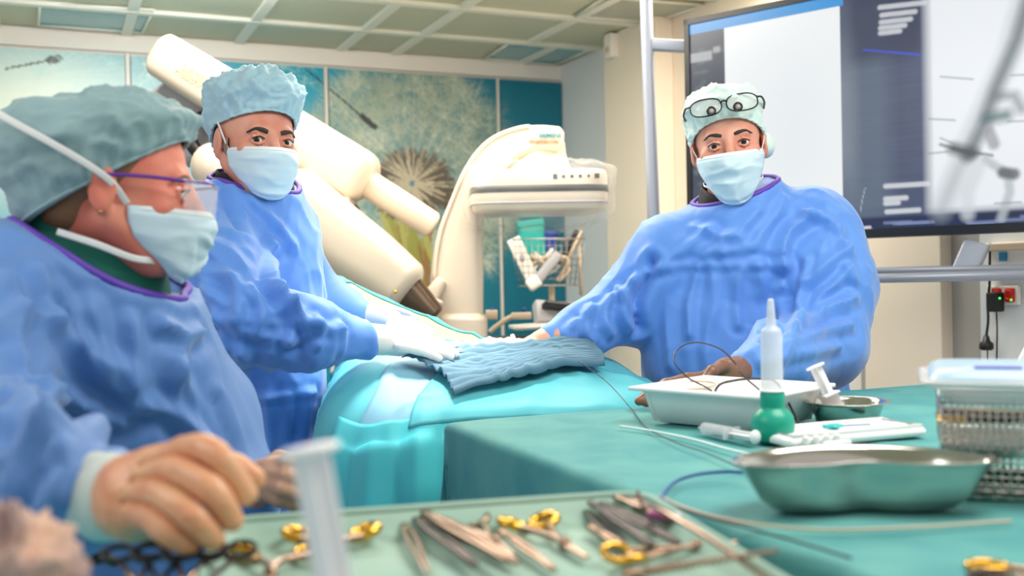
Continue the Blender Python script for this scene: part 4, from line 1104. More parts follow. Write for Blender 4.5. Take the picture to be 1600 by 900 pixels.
G[-1] += UZ * -0.008
t = thing('gauze_towel', 'crumpled blue-grey ribbed gauze towel lying on the draped patient', 'towel', tuple(G.reshape(-1, 3).mean(0)))
mb = MB(); mb.grid(G); mb.obj('cloth', M['towel'], t, mods=[solid(0.004, -1)])
mb = MB()
for k2 in range(5): mb.tube(catmull([P(650, 566, 2.05), P(640 + k2, 563 + k2, 2.05), P(628 + k2 * 2, 566 - k2, 2.06)], 4) + UZ * 0.01, 0.0014, 5)
mb.obj('fringe', M['towel'], t)
mb = MB(); mb.tube(catmull([P(850, 555, 2.2), P(858, 545, 2.2), P(872, 543, 2.2), P(876, 551, 2.19), P(864, 556, 2.19)], 6), 0.007, 8); mb.obj('rolled_corner', M['towel'], t)
# white gauze heaps in the lamp light
def heap(name, label, cat, c, r, m, seed, amp=0.3, flat=0.45, grp=None):
    th = np.linspace(0, math.pi, 40); ph = np.linspace(0, 2 * math.pi, 64, endpoint=False)
    G = np.stack([np.outer(np.sin(th), np.cos(ph)), np.outer(np.sin(th), np.sin(ph)), np.outer(np.cos(th), np.ones(64))], -1)
    rad = 1 + amp * (ridged(G * 2.2 + seed) - 0.4) + 0.5 * amp * (ridged(G * 5 + seed) - 0.4)
    G = G * rad[..., None] * np.array([r[0], r[1], r[2]]); G[..., 2] = np.where(G[..., 2] < 0, G[..., 2] * flat, G[..., 2])
    mb = MB(); mb.grid(G + np.asarray(c), wrap=True); return tag(mb.obj(name, m), label, cat, grp)
heap('gauze_heap', 'brightly lit white gauze heap on the drape by the white glove', 'gauze', P(700, 556, 2.2), (0.075, 0.07, 0.028), M['gauze_white'], 1)
heap('gauze_heap', 'larger white gauze heap behind the blue-grey towel', 'gauze', P(770, 552, 2.3), (0.095, 0.06, 0.032), M['gauze_white'], 4)
q0, q1 = P(806, 552, 2.32), P(800, 521, 2.34)
t = thing('syringe', 'pale pink conical syringe tip sticking up from the white gauze', 'syringe', q0)
mb = MB(); mb.lathe([(0, 0), (0.013, 0), (0.012, 0.004), (0.007, 0.036), (0.005, 0.046), (0, 0.047)], q0, unit(q1 - q0), 16); mb.obj('tip', mat('pale_pink_plastic', (226, 176, 180), 0.3), t)
mb = MB(); mb.lathe([(0, -0.02), (0.014, -0.02), (0.014, 0.001), (0, 0.001)], q0, unit(q1 - q0), 16); mb.obj('barrel', M['plastic_clear'], t)

# ------------------------------------------------------------------ things on the back table
def T(px, py, z=0.0): return PZ(px, py, ZTAB + 0.0035 + z)
# kidney dish
kc = T(1362, 806); kd = 1.0
def kidney(scale, z, n=96):
    a = np.linspace(0, 2 * math.pi, n, endpoint=False)
    x = 0.131 * np.cos(a); y = 0.060 * np.sin(a)
    bend = 0.030 * (np.cos(a) ** 2) - 0.012
    # concave side faces the camera
    y = y - bend * 1.0
    y = np.where(np.sin(a) < 0, y + 0.020 * np.exp(-(x / 0.038) ** 2), y)
    x = x * scale; y = y * (scale ** 1.4)
    return np.stack([x, y, np.full(n, z)], 1)
ang = math.radians(-2)
Rk = np.array([[math.cos(ang), -math.sin(ang), 0], [math.sin(ang), math.cos(ang), 0], [0, 0, 1]])
KP = [(0.05, 0.001), (0.60, 0.0012), (0.70, 0.003), (0.80, 0.014), (0.90, 0.036), (0.965, 0.048), (1.0, 0.0505), (1.012, 0.0515), (1.012, 0.0535), (0.998, 0.0535), (0.955, 0.049), (0.89, 0.037), (0.79, 0.0165), (0.69, 0.0055), (0.59, 0.0035), (0.05, 0.0035)]
kx = 1.0
rings = [kidney(s_, z) @ Rk.T for s_, z in KP]
t = thing('kidney_dish', 'shiny steel kidney dish standing on the teal drape at the front', 'kidney dish', kc + np.array([0, 0.05, 0]))
mb = MB(); mb.grid(np.array(rings) + kc + np.array([0, 0.035, 0]), wrap=True)
n = 96; mb.f.append(list(range(n))[::-1]); mb.f.append([(len(KP) - 1) * n + i for i in range(n)])
mb.obj('bowl', M['steel'], t)
# white ribbed tray with coiled wires
wt_c = [T(1020, 655), T(1178, 672)]
wo = T(1021, 660); wx = unit(T(1184, 677) - wo); wy = np.array([-wx[1], wx[0], 0])
def wtp(x, y, z): return wo + wx * x + wy * y + UZ * z
WL, WDp, WH = 0.195, 0.165, 0.060
def wring(off, z, rib=0.0, n=130):
    pts = []
    cor = [(0, 0), (WL, 0), (WL, WDp), (0, WDp)]
    for i in range(4):
        (xa, ya), (xb, yb) = cor[i], cor[(i + 1) % 4]
        L = math.hypot(xb - xa, yb - ya); nx_, ny_ = (yb - ya) / L, -(xb - xa) / L
        for k2 in range(n):
            f = k2 / n
            rb_ = rib * (0.5 + 0.5 * math.copysign(abs(math.sin(f * math.pi * (15 if i % 2 == 0 else 8))) ** 0.5, 1)) if 0.04 < f < 0.96 else 0
            cx = xa + (xb - xa) * f; cy = ya + (yb - ya) * f
            ex = off * (1 if cx > WL / 2 else -1) * min(1, abs(cx - WL / 2) / (WL / 2)); ey = off * (1 if cy > WDp / 2 else -1) * min(1, abs(cy - WDp / 2) / (WDp / 2))
            pts.append(wtp(cx + ex - nx_ * rb_, cy + ey - ny_ * rb_, z))
    return np.array(pts)
t = thing('plastic_tray', 'white ribbed plastic tray holding coiled wires by the big man', 'tray', tuple(wtp(WL / 2, WDp / 2, 0)))
rg_ = [wring(-0.012, 0.0), wring(0.0, 0.003, 0.006), wring(0.010, WH * 0.8, 0.006), wring(0.012, WH * 0.85), wring(0.013, WH - 0.003), wring(0.026, WH - 0.002), wring(0.027, WH - 0.006), wring(0.0285, WH - 0.006), wring(0.028, WH), wring(0.012, WH), wring(0.010, WH - 0.01), wring(-0.002, 0.006), wring(-0.014, 0.003)]
mb = MB(); mb.grid(np.array(rg_), wrap=True); nr_ = len(rg_[0]); mb.f.append(list(range(nr_))[::-1]); mb.f.append([(len(rg_) - 1) * nr_ + i for i in range(nr_)])
mb.obj('tray_body', M['plastic_white'], t)
def wire(name, label, pts, r, m, cat='wire', grp=None, n=10):
    mb = MB(); mb.tube(catmull(pts, n), r, 7); return tag(mb.obj(name, m), label, cat, grp)
# coils inside tray, standing loops
wire('guide_wire', 'dark looped guide wire rising in a high arc out of the white tray', [wtp(0.10, 0.05, 0.012), P(1112, 612, 1.64), P(1075, 590, 1.66), P(1053, 564, 1.70), P(1062, 543, 1.74), P(1090, 535, 1.76), P(1125, 545, 1.76), P(1148, 567, 1.74), P(1162, 588, 1.7), wtp(0.215, 0.08, 0.012)], 0.0013, M['dark_wire'])
wire('guide_wire', 'thicker dark wire lying over the rim of the white tray', [wtp(0.09, 0.04, 0.012), P(1120, 606, 1.63), P(1150, 594, 1.64), P(1190, 592, 1.64), P(1215, 600, 1.64), wtp(0.235, 0.05, 0.012)], 0.002, M['dark_wire'])
coil = [wtp(0.06 + 0.02 * math.cos(a), 0.05 + 0.03 * math.sin(a), 0.012 + 0.002 * a) for a in np.linspace(0, 5 * math.pi, 40)]
coil2 = [c + wx * 0.045 + UZ * 0.004 for c in coil]
wire('catheter', 'coiled beige catheter in the left end of the white tray', [c + UZ * 0.022 for c in coil], 0.0018, M['beige'], 'catheter', n=3)
wire('catheter', 'second coiled catheter in the white tray, beside the left coil', [c + UZ * 0.018 + wy * 0.01 for c in coil2], 0.0018, M['gauze_white'], 'catheter', n=3)
# green bulb syringe
bc = T(1208, 690)
t = thing('bulb_syringe', 'upright clear syringe with a round green rubber bulb', 'bulb syringe', bc)
mb = MB(); mb.lathe([(0, 0), (0.020, 0.0), (0.027, 0.006), (0.0305, 0.018), (0.031, 0.028), (0.0285, 0.038), (0.021, 0.046), (0.017, 0.049), (0.017, 0.052), (0.0175, 0.054), (0.0175, 0.069), (0.0165, 0.072), (0, 0.072)], bc, UZ, 40); mb.obj('rubber_bulb', M['plastic_green'], t)
mb = MB(); mb.lathe([(0.0165, 0.0725), (0.0155, 0.075), (0.0155, 0.156), (0.013, 0.162), (0.0075, 0.166), (0.0068, 0.172), (0.0045, 0.203), (0.003, 0.205), (0.003, 0.203)], bc, UZ, 36); mb.obj('barrel', M['plastic_clear'], t)
mb = MB(); mb.lathe([(0.0166, 0.072), (0.0182, 0.0725), (0.0182, 0.0745), (0.0166, 0.075)], bc, UZ, 36); mb.obj('collar', M['plastic_white'], t)
# steel bowl with syringe
bo = T(1330, 664); r_b = 0.058
t = thing('steel_bowl', 'small round steel bowl with a flat rim behind the green bulb', 'bowl', bo + np.array([0, 0.04, 0]))
bo = bo + np.array([0, 0.022, 0])
mb = MB(); mb.lathe([(0, 0), (0.044, 0), (0.047, 0.003), (0.056, 0.030), (0.0575, 0.0335), (0.066, 0.0345), (0.067, 0.0355), (0.066, 0.0363), (0.057, 0.0355), (0.054, 0.031), (0.045, 0.0045), (0.042, 0.002), (0, 0.002)], bo, UZ, 48, False); mb.obj('bowl', M['steel'], t)
def syringe(name, label, p0, p1, R_, m_, plunger_m, flange=True, L_b=0.55, up=None):
    """p0 = nozzle end, p1 = thumb end of the plunger"""
    p0 = np.asarray(p0, float); p1 = np.asarray(p1, float); ax = unit(p1 - p0); L = np.linalg.norm(p1 - p0)
    t = thing(name, label, 'syringe', np.minimum(p0, p1) * [0, 0, 1] + (p0 + p1) / 2 * [1, 1, 0])
    mb = MB(); lb = L * L_b
    mb.lathe([(0.0, -0.0), (R_ * 0.2, 0), (R_ * 0.25, lb * 0.14), (R_ * 0.9, lb * 0.16), (R_, lb * 0.2), (R_, lb), (R_ * 1.02, lb), (R_ * 0.86, lb), (R_ * 0.86, lb * 0.3), (0, lb * 0.3)], p0, ax, 28, False); mb.obj('barrel', m_, t)
    u_ = unit(np.cross(ax, UZ if abs(ax[2]) < 0.9 else X0)) if up is None else unit(up)
    w_ = np.cross(ax, u_)
    mb = MB(); mb.sweep([p0 + ax * lb - u_ * R_ * 1.6, p0 + ax * lb + u_ * R_ * 1.6], R_ * 0.9, R_ * 0.14, ax, 4, 20, 0.5); mb.obj('finger_flange', m_, t)
    mb = MB()
    for v_ in (u_, w_):
        mb.sweep([p0 + ax * lb * 0.5, p1 - ax * 0.002], R_ * 0.66, R_ * 0.12, v_, 6, 12, 0.1)
    mb.lathe([(0, 0), (R_ * 0.84, 0), (R_ * 0.84, R_ * 0.3), (0, R_ * 0.3)], p0 + ax * lb * 0.5, ax, 24)
    mb.lathe([(0, -R_ * 0.1), (R_ * 1.0, -R_ * 0.1), (R_ * 1.06, 0), (R_ * 1.0, R_ * 0.14), (0, R_ * 0.14)], p1, ax, 28); mb.obj('plunger', plunger_m, t)
    return t
sy0 = bo + np.array([-0.012, -0.01, 0.004])
syringe('syringe', 'milky syringe leaning in the small steel bowl', sy0, P(1274, 573, 1.63), 0.0145, M['plastic_milky'], M['plastic_milky'], L_b=0.5)
syringe('syringe', 'clear syringe lying on the drape in front of the white tray', T(1092, 668, 0.010), T(1180, 683, 0.012), 0.0095, M['plastic_clear'], M['plastic_white'], L_b=0.6)
# flat clear tray with packaging
fx = unit(T(1440, 672) - T(1240, 690)); fo = T(1238, 703); fy = np.array([-fx[1], fx[0], 0])
if fy[1] < 0: fy = -fy
def fp(x, y, z): return fo + fx * x + fy * y + UZ * z
t = thing('blister_tray', 'flat white moulded tray with instruments beside the steel baskets', 'tray', fp(0.1, 0.05, 0))
mb = MB(); mb.box(fp(0.115, 0.047, 0.008), (0.235, 0.095, 0.014), np.column_stack([fx, fy, UZ])); mb.obj('tray_body', M['plastic_white'], t, smooth=False, mods=[bevel(0.007, 3)])
mb = MB(); L = [fp(x, y, 0.016) for x, y in ((0.006, 0.006), (0.225, 0.006), (0.225, 0.088), (0.006, 0.088))]; mb.tube(L, 0.0035, 8, True); mb.obj('rim', M['plastic_white'], t)
mb = MB()
for k2 in range(4): mb.box(fp(0.02 + k2 * 0.017, -0.003, 0.010), (0.009, 0.008, 0.016), np.column_stack([fx, fy, UZ]))
mb.obj('ribs', M['plastic_white'], t, smooth=False, mods=[bevel(0.003, 2)])
a, b = fp(0.085, 0.045, 0.020), fp(0.165, 0.042, 0.018)
nd = thing('needle', 'turquoise winged needle lying on the flat white tray', 'needle', (a + b) / 2)
mb = MB(); mb.tube([a, a + (b - a) * 0.1, a + (b - a) * 0.12, a + (b - a) * 0.3, a + (b - a) * 0.32, a + (b - a) * 0.42], [0.003, 0.003, 0.0042, 0.0042, 0.003, 0.002], 10); mb.sweep([a + (b - a) * .22 - fy * 0.01, a + (b - a) * .22 + fy * 0.01], 0.006, 0.001, UZ, 3, 12, 0.3); mb.obj('hub', M['plastic_teal'], nd)
mb = MB(); mb.tube([a + (b - a) * 0.4, b], 0.0011, 6); mb.obj('shaft', M['blue_wire'], nd)
c0 = T(1272, 702, 0.006)
cl = thing('line_clamp', 'small white clip lying in front of the flat white tray', 'clip', c0)
mb = MB(); mb.sweep([c0, c0 + fx * 0.04 - fy * 0.003], 0.008, 0.006, UZ, 4, 16, 0.4); mb.obj('clip_body', M['plastic_white'], cl)
mb = MB(); mb.sweep([c0 + fx * 0.02 + fy * 0.004, c0 + fx * 0.058 + fy * 0.002], 0.005, 0.008, UZ, 4, 16, 0.4); mb.obj('clip_tab', M['plastic_white'], cl)
cf0 = fp(0.17, -0.016, 0.004)
for i, (x0_, y0_, x1_, y1_) in enumerate(((1310, 702, 1352, 714), (1232, 702, 1262, 708))):
    a, b = T(x0_, y0_, 0.003), T(x1_, y1_, 0.003)
    nd = thing('suture_needle', ['fine steel needle lying right of the white clip', 'fine steel needle lying left of the white clip'][i], 'needle', (a + b) / 2)
    mb = MB(); mb.tube(catmull([a, (a + b) / 2 + fy * 0.004, b], 6), 0.0011, 6); mb.obj('shaft', M['steel'], nd)
    mb = MB(); mb.tube([a, a + (a - b) * 0.12], [0.0018, 0.0018], 8); mb.obj('hub', M['beige'], nd)
# wires on the drape
zz_ = 0.004
wire('catheter', 'thin white catheter lying across the teal drape in front of the white tray', [T(968, 666, zz_), T(1010, 672, zz_), T(1080, 686, zz_), T(1150, 705, zz_), T(1226, 719, zz_)], 0.0018, M['white_wire'], 'catheter')
wire('guide_wire', 'long thin dark wire running from the patient across the drape to the dish', [P(905, 588, 2.06) + UZ * 0.03, P(948, 606, 1.98) + UZ * 0.012, P(985, 637, 1.85), T(1010, 668, zz_), T(1058, 692, zz_), T(1105, 708, zz_), T(1165, 735, zz_)], 0.0010, M['dark_wire'])
wire('catheter', 'blue catheter curving from the left side of the kidney dish', [T(1168, 738, 0.012), T(1130, 737, 0.010), T(1085, 742, 0.008), T(1052, 755, zz_), T(1034, 780, zz_), T(1046, 800, zz_)], 0.0022, M['blue_wire'], 'catheter')
wire('guide_wire', 'long pale wire sweeping across the drape in front of the kidney dish', [T(1030, 775, zz_), T(1080, 797, zz_), T(1170, 818, zz_), T(1290, 828, zz_), T(1430, 824, zz_), T(1580, 814, zz_)], 0.0016, M['beige'])
wire('guide_wire', 'dark wire sagging across the drape below the long pale wire', [T(1048, 792, zz_), T(1120, 812, zz_), T(1230, 842, zz_), T(1330, 872, zz_)], 0.0013, M['dark_wire'])
# two mesh baskets with contents and wrapped box
bcn = T(1488, 790)   # near corner of lower basket, on the drape
bcn = PZ(1480, 775, ZTAB + 0.004)
ba = unit(np.array([0.93, -0.36, 0])); bb = np.array([0.36, 0.93, 0])
def bpt(x, y, z): return bcn + ba * x + bb * y + UZ * z
BW, BD, BH = 0.26, 0.17, 0.045
def mesh_basket(z0, dx, label):
    t = thing('steel_basket', label, 'instrument basket', tuple(bpt(BW / 2 + dx, BD / 2, z0)), 'perforated steel baskets')
    mb = MB()
    def wall(p0, ux, L, H):
        nx_ = int(L / 0.0075); nz_ = max(3, int(H / 0.0075)); nrm = np.cross(ux, UZ)
        for i in range(nx_ + 1):
            mb.tube([p0 + ux * (L * i / nx_) + UZ * (H * j / nz_) + nrm * 0.0011 * (1 if (i + j) % 2 else -1) for j in range(nz_ + 1)], 0.0013, 5)
        for j in range(nz_ + 1):
            mb.tube([p0 + ux * (L * i / nx_) + UZ * (H * j / nz_) - nrm * 0.0011 * (1 if (i + j) % 2 else -1) for i in range(nx_ + 1)], 0.0013, 5)
    wall(bpt(dx, 0, z0), ba, BW, BH); wall(bpt(dx, 0, z0), bb, BD, BH); wall(bpt(dx, BD, z0), ba, BW, BH); wall(bpt(dx + BW, 0, z0), bb, BD, BH)
    mb.obj('mesh_wall', M['steel'], t)
    mb = MB(); mb.box(bpt(dx + BW / 2, BD / 2, z0 + 0.001), (BW, BD, 0.002), np.column_stack([ba, bb, UZ])); mb.obj('floor_plate', M['steel_soft'], t, smooth=False)
    mb = MB()
    for zz2, rr_ in ((BH, 0.0028), (0.001, 0.0022)): mb.tube([bpt(dx + x, y, z0 + zz2) for x, y in ((0, 0), (BW, 0), (BW, BD), (0, BD))], rr_, 8, True)
    mb.obj('rim_rod', M['steel'], t)
    return t
mesh_basket(0.0, 0.0, 'lower perforated steel basket of the stack on the drape')
mesh_basket(BH + 0.004, -0.004, 'upper perforated steel basket under the clear wrapped box')
def clamp_in(z, i):
    a, b = bpt(0.02, 0.03 + 0.028 * i, z), bpt(0.22, 0.03 + 0.022 * i, z + 0.012)
    t = thing('surgical_clamp', ['dark clamp handle lying in the lower basket at the front', 'dark clamp handle lying in the lower basket towards the back', 'dark clamp handle poking above the upper basket rim at the front', 'dark clamp handle poking above the upper basket rim towards the back'][i + (0 if z < 0.03 else 2)], 'clamp', (a + b) / 2, 'clamps in the steel baskets')
    for s_ in (-1, 1):
        mb = MB(); mb.tube([a + bb * 0.008 * s_, b - bb * 0.004 * s_], [0.005, 0.003], 8); mb.obj('shank', M['instrument_dark'], t)
        c_ = a + bb * 0.014 * s_; th = np.linspace(0, 2 * math.pi, 18, endpoint=False)
        mb = MB(); mb.tube([c_ + ba * 0.014 * np.cos(x) - ba * 0.012 + bb * 0.011 * np.sin(x) for x in th], 0.003, 7, True); mb.obj('ring_handle', M['instrument_dark'] if s_ > 0 else M['gold'], t)
for i in range(2): clamp_in(0.012, i)
for i in range(2): clamp_in(BH + 0.034, i)
zbx = 2 * BH + 0.008
t = thing('plastic_box', 'clear plastic box with pale blue wrap on top of the steel baskets', 'plastic box', tuple(bpt(0.1, 0.06, zbx)))
def bx_ring(off, z, n=14): return rr_ring(-0.012 - off, BW + off, -0.010 - off, BD - 0.01 + off, 0.025, z, n, bpt)
R_ = [bx_ring(-0.014, zbx), bx_ring(-0.006, zbx + 0.014), bx_ring(0.012, zbx + 0.022), bx_ring(0.014, zbx + 0.025), bx_ring(0.010, zbx + 0.0262)]
mb = MB(); mb.grid(np.array(R_), wrap=True); nr_ = len(R_[0]); mb.f.append(list(range(nr_))[::-1]); mb.f.append([(len(R_) - 1) * nr_ + i for i in range(nr_)]); mb.obj('box_body', M['wrap_clear'], t)
R_ = [bx_ring(0.004, zbx + 0.027), bx_ring(0.0, zbx + 0.033), bx_ring(-0.006, zbx + 0.0365), bx_ring(-0.05, zbx + 0.0385)]
mb = MB(); mb.grid(np.array(R_), wrap=True); mb.f.append([(len(R_) - 1) * nr_ + i for i in range(nr_)]); mb.obj('wrap', M['wrap_blue'], t)
mb = MB(); mb.sweep([bpt(0.03, 0.02, zbx + 0.0385), bpt(0.075, 0.02, zbx + 0.0385)], 0.008, 0.0012, UZ, 3, 16, 0.4); mb.obj('ink_mark', M['ink'], t, label='violet ink mark')

# ------------------------------------------------------------------ instruments in the tray
ZI = ZTF + 0.002
def at_pose(t, parts):
    pass
def inst_frame(p0, p1):
    a = PZ(*p0, ZI); b = PZ(*p1, ZI); ax = unit(b - a); return a, b, ax, np.array([-ax[1], ax[0], 0]), np.linalg.norm(b - a)
def ring_scissor(label, p0, p1, ringm, shankm, z=0.0, spread=0.022, rr=0.0125, thick=0.0032, grp='ring-handled instruments in the tray', name='needle_holder', tall=1.0, maxlen=None):
    a, b, ax, ay, L = inst_frame(p0, p1)
    if maxlen: L = min(L, maxlen)
    t = thing(name, label, 'surgical scissors', a + UZ * z, grp)
    for s_ in (-1, 1):
        c_ = a + ay * spread * s_ + UZ * (z + 0.006); th = np.linspace(0, 2 * math.pi, 26, endpoint=False)
        mb = MB(); mb.tube([c_ + ax * rr * 1.25 * math.cos(x) + ay * rr * math.sin(x) + UZ * 0.004 * math.sin(x) * s_ for x in th], thick, 9, True); mb.obj('ring_handle', ringm, t)
        st_ = c_ + ax * rr * 1.2
        mb = MB(); pts = catmull([st_, a + ax * L * 0.35 + ay * s_ * 0.006 + UZ * (z + .007), a + ax * L * 0.65 - ay * s_ * 0.002 + UZ * (z + 0.006), a + ax * L - ay * s_ * 0.0012 + UZ * (z + .005)], 6)
        mb.sweep(pts, np.linspace(0.0036, 0.0018, len(pts)), np.linspace(0.003, 0.0016, len(pts)), UZ, 3, 12, 0.5); mb.obj('shank', shankm, t)
    mb = MB(); q = a + ax * L * 0.65 + UZ * (z + 0.006); mb.lathe([(0, -0.005), (0.0055, -0.005), (0.0055, 0.005), (0, 0.005)], q, UZ, 16); mb.obj('pivot', shankm, t)
    return t
def forceps(label, p0, p1, m_, z=0.0, w_=0.0045, gap=0.007, grp='forceps in the tray', lift=0.0):
    a, b, ax, ay, L = inst_frame(p0, p1)
    t = thing('forceps', label, 'forceps', a + UZ * z, grp)
    for s_ in (-1, 1):
        pts = catmull([a + UZ * (z + 0.006 + lift), a + ax * L * 0.15 + ay * s_ * gap * 0.25 + UZ * (z + .007 + lift), a + ax * L * 0.45 + ay * s_ * gap * 0.85 + UZ * (z + .007), a + ax * L * 0.8 + ay * s_ * gap * 0.45 + UZ * (z + 0.006), a + ax * L + ay * s_ * 0.002 + UZ * (z + .0045)], 6)
        mb = MB(); mb.sweep(pts, np.interp(np.linspace(0, 1, len(pts)), [0, .4, .75, 1], [w_ * 0.8, w_ * 0.66, w_ * 0.5, w_ * 0.2]), 0.0018, UZ, 4, 14, 0.5); mb.obj('forceps_leg', m_, t)
    mb = MB(); mb.sweep([a - ax * 0.004 + UZ * (z + .006 + lift), a + ax * 0.012 + UZ * (z + .006 + lift)], w_ * 0.9, 0.003, UZ, 4, 14, 0.5); mb.obj('joined_end', m_, t)
    return t
I_, D_, G_ = M['instrument'], M['instrument_dark'], M['gold']
ring_scissor('gold-ringed needle holder at the far rim behind the big milky syringe', (519, 850), (505, 915), G_, I_, spread=0.030, rr=0.0125, thick=0.0045, maxlen=0.10, z=0.004)
ring_scissor('gold-ringed scissors nearer the viewer beside the gloved hand', (432, 874), (418, 930), G_, I_, spread=0.030, rr=0.014, thick=0.0036, z=0.001)
ring_scissor('gold-ringed needle holder in the middle of the tray pointing right', (826, 826), (916, 880), G_, I_, spread=0.016, rr=0.012, thick=0.0042)
ring_scissor('gold-ringed scissors lying at the right near end of the tray', (975, 886), (1150, 862), G_, I_, spread=0.012, rr=0.010, thick=0.003, z=0.003)
forceps('leftmost thin copper-toned forceps of the long pair bunch', (626, 818), (668, 905), I_, 0.0, 0.0036, 0.005)
forceps('broad dark forceps on the left of the middle bunch', (636, 814), (742, 898), D_, 0.004, 0.0052, 0.006)
forceps('broad copper-toned forceps overlapping the dark pair', (652, 818), (792, 902), I_, 0.009, 0.005, 0.006)
forceps('copper-toned forceps on the right of the middle bunch', (694, 824), (806, 892), I_, 0.002, 0.005, 0.006)
ring_scissor('steel-ringed scissors lying behind the middle forceps bunch', (728, 824), (800, 876), I_, I_, spread=0.012, rr=0.010, thick=0.0028, z=0.0)
forceps('slim bright forceps lying alone below the gold needle holder', (784, 842), (866, 900), I_, 0.0, 0.004, 0.004)
forceps('dark forceps at the far left of the right-hand pile', (908, 800), (985, 872), D_, 0.0, 0.005, 0.005)
forceps('copper-toned forceps in the right-hand pile beside the dark one', (925, 838), (1000, 888), I_, 0.002, 0.004, 0.004)
forceps('dark broad forceps in the middle of the right-hand pile', (942, 806), (1060, 868), D_, 0.006, 0.006, 0.006)
forceps('copper-toned broad forceps on top of the right-hand pile', (958, 800), (1075, 846), I_, 0.011, 0.0065, 0.006)
forceps('copper-toned forceps on the right edge of the right-hand pile', (985, 802), (1095, 858), I_, 0.004, 0.005, 0.005)
forceps('dark slim forceps reaching below the right-hand pile', (925, 812), (1020, 880), D_, 0.010, 0.004, 0.004)
a, b = PZ(1003, 786, ZI + 0.03), PZ(1200, 906, ZI + 0.02)
t = thing('surgical_hook', 'long slim steel hook crossing the right rim of the tray', 'surgical hook', (a + b) / 2)
mb = MB(); pts = catmull([a - UZ * 0.002, a + (b - a) * 0.2 + UZ * .004, a + (b - a) * 0.55 + UZ * .005, b], 8); mb.sweep(pts, np.interp(np.linspace(0, 1, len(pts)), [0, .3, .5, .6, 1], [0.0016, 0.002, 0.004, 0.0035, 0.002]), 0.002, UZ, 3, 12, 0.5); mb.obj('shaft', I_, t)
mb = MB(); mb.tube(catmull([a, a - (b - a) * 0.03 + UZ * 0.004, a - (b - a) * 0.04 + UZ * 0.01], 4), [0.0016] * 9, 8); mb.obj('tip', mat('rust_red_tip', (140, 60, 50), 0.4, 0.5), t)
a, b = PZ(1010, 893, ZI + 0.004), PZ(1215, 862, ZI + 0.034)
t = thing('twisted_wire_probe', 'twisted steel probe lying across the gold-ringed scissors', 'probe', (a + b) / 2)
n = 120; f = np.linspace(0, 1, n)[:, None]; pts = a + (b - a) * f + 0.0016 * (np.cos(f * 120) * UZ + np.sin(f * 120) * e2)
mb = MB(); mb.tube(pts, np.linspace(0.0026, 0.0012, n), 6); mb.obj('shaft', I_, t)
mb = MB(); mb.sweep([a - (b - a) * 0.18, a], 0.004, 0.003, UZ, 3, 14, 0.5); mb.obj('handle', I_, t)
q = PZ(1015, 804, ZI + 0.02)
t, _a, _b = (lambda: (thing('vial_cap', 'small violet cap on the right-hand pile of forceps', 'cap', q), 0, 0))()
mb = MB(); mb.sweep([q, q + e2 * 0.012 + e1 * 0.012], 0.0055, 0.004, UZ, 3, 14, 0.6); mb.obj('cap_body', mat('violet_plastic', (170, 90, 140), 0.4), t)
mb = MB(); mb.sweep([q + e2 * 0.012 + e1 * 0.012, q + e2 * 0.02 + e1 * 0.02], 0.003, 0.003, UZ, 3, 14, 0.6); mb.obj('cap_tip', M['plastic_white'], t)
a = PZ(1520, 890, ZTAB + 0.006); b = a + np.array([0.13, -0.05, 0]); ax_ = unit(b - a); ay_ = np.array([-ax_[1], ax_[0], 0])
t = thing('needle_holder', 'steel and gold ringed clamp at the bottom right on the teal drape', 'clamp', a)
for s_ in (-1, 1):
    th = np.linspace(0, 2 * math.pi, 24, endpoint=False); c_ = a + ay_ * 0.014 * s_ + ax_ * 0.012
    mb = MB(); mb.tube([c_ + ax_ * 0.015 * math.cos(x) + ay_ * 0.011 * math.sin(x) for x in th], 0.0032, 8, True); mb.obj('ring_handle', D_ if s_ < 0 else G_, t)
    mb = MB(); mb.tube([c_ + ax_ * 0.014, a + ax_ * 0.09 + ay_ * 0.002 * s_, b], [0.003, 0.003, 0.002], 8); mb.obj('shank', I_, t)
# black-ringed clamps under the nurse's hand
for i, (p0, p1) in enumerate((((212, 862), (215, 925)), ((258, 862), (245, 925)), ((305, 862), (283, 925)), ((352, 858), (312, 925)))):
    a = PZ(*p0, ZI + 0.03); b = PZ(*p1, ZI + 0.01); ax = unit(b - a); ay = unit(np.cross(UZ, ax)); L = np.linalg.norm(b - a)
    t = thing('black_ring_clamp', ['leftmost black-ringed clamp under the gloved fist', 'second black-ringed clamp from the left under the gloved fist', 'third black-ringed clamp from the left under the gloved fist', 'rightmost black-ringed clamp by the gold scissors under the fist'][i], 'clamp', a, 'black-ringed clamps under the gloved fist')
    for s_ in (-1, 1):
        c_ = a + ay * s_ * 0.013; th = np.linspace(0, 2 * math.pi, 22, endpoint=False)
        mb = MB(); mb.tube([c_ + ay * 0.012 * math.cos(x) + ax * 0.009 * math.sin(x) for x in th], 0.0026, 8, True); mb.obj('ring_handle', M['black'], t)
        mb = MB(); mb.tube([c_ + ax * 0.008, a + ax * L * 0.7 + ay * s_ * 0.002, a + ax * L], [0.0024, 0.0024, 0.0018], 8); mb.obj('shank', M['instrument_dark'] if i % 2 else I_, t)
# big syringe in the foreground, stained gauze at the corner
syringe('syringe', 'big milky syringe standing blurred in the front of the instrument tray', PZ(560, 1120, ZI), P(484, 704, 0.575), 0.0165, M['plastic_milky'], M['plastic_milky'], L_b=0.42)
g_ = P(30, 870, 0.66); g_[2] = ZMAY + 0.012
heap('gauze_heap', 'crumpled pinkish stained gauze at the front left corner', 'gauze', P(6, 915, 0.66), (0.044, 0.04, 0.046), M['gauze_pink'], 11, 0.35, 2.4)
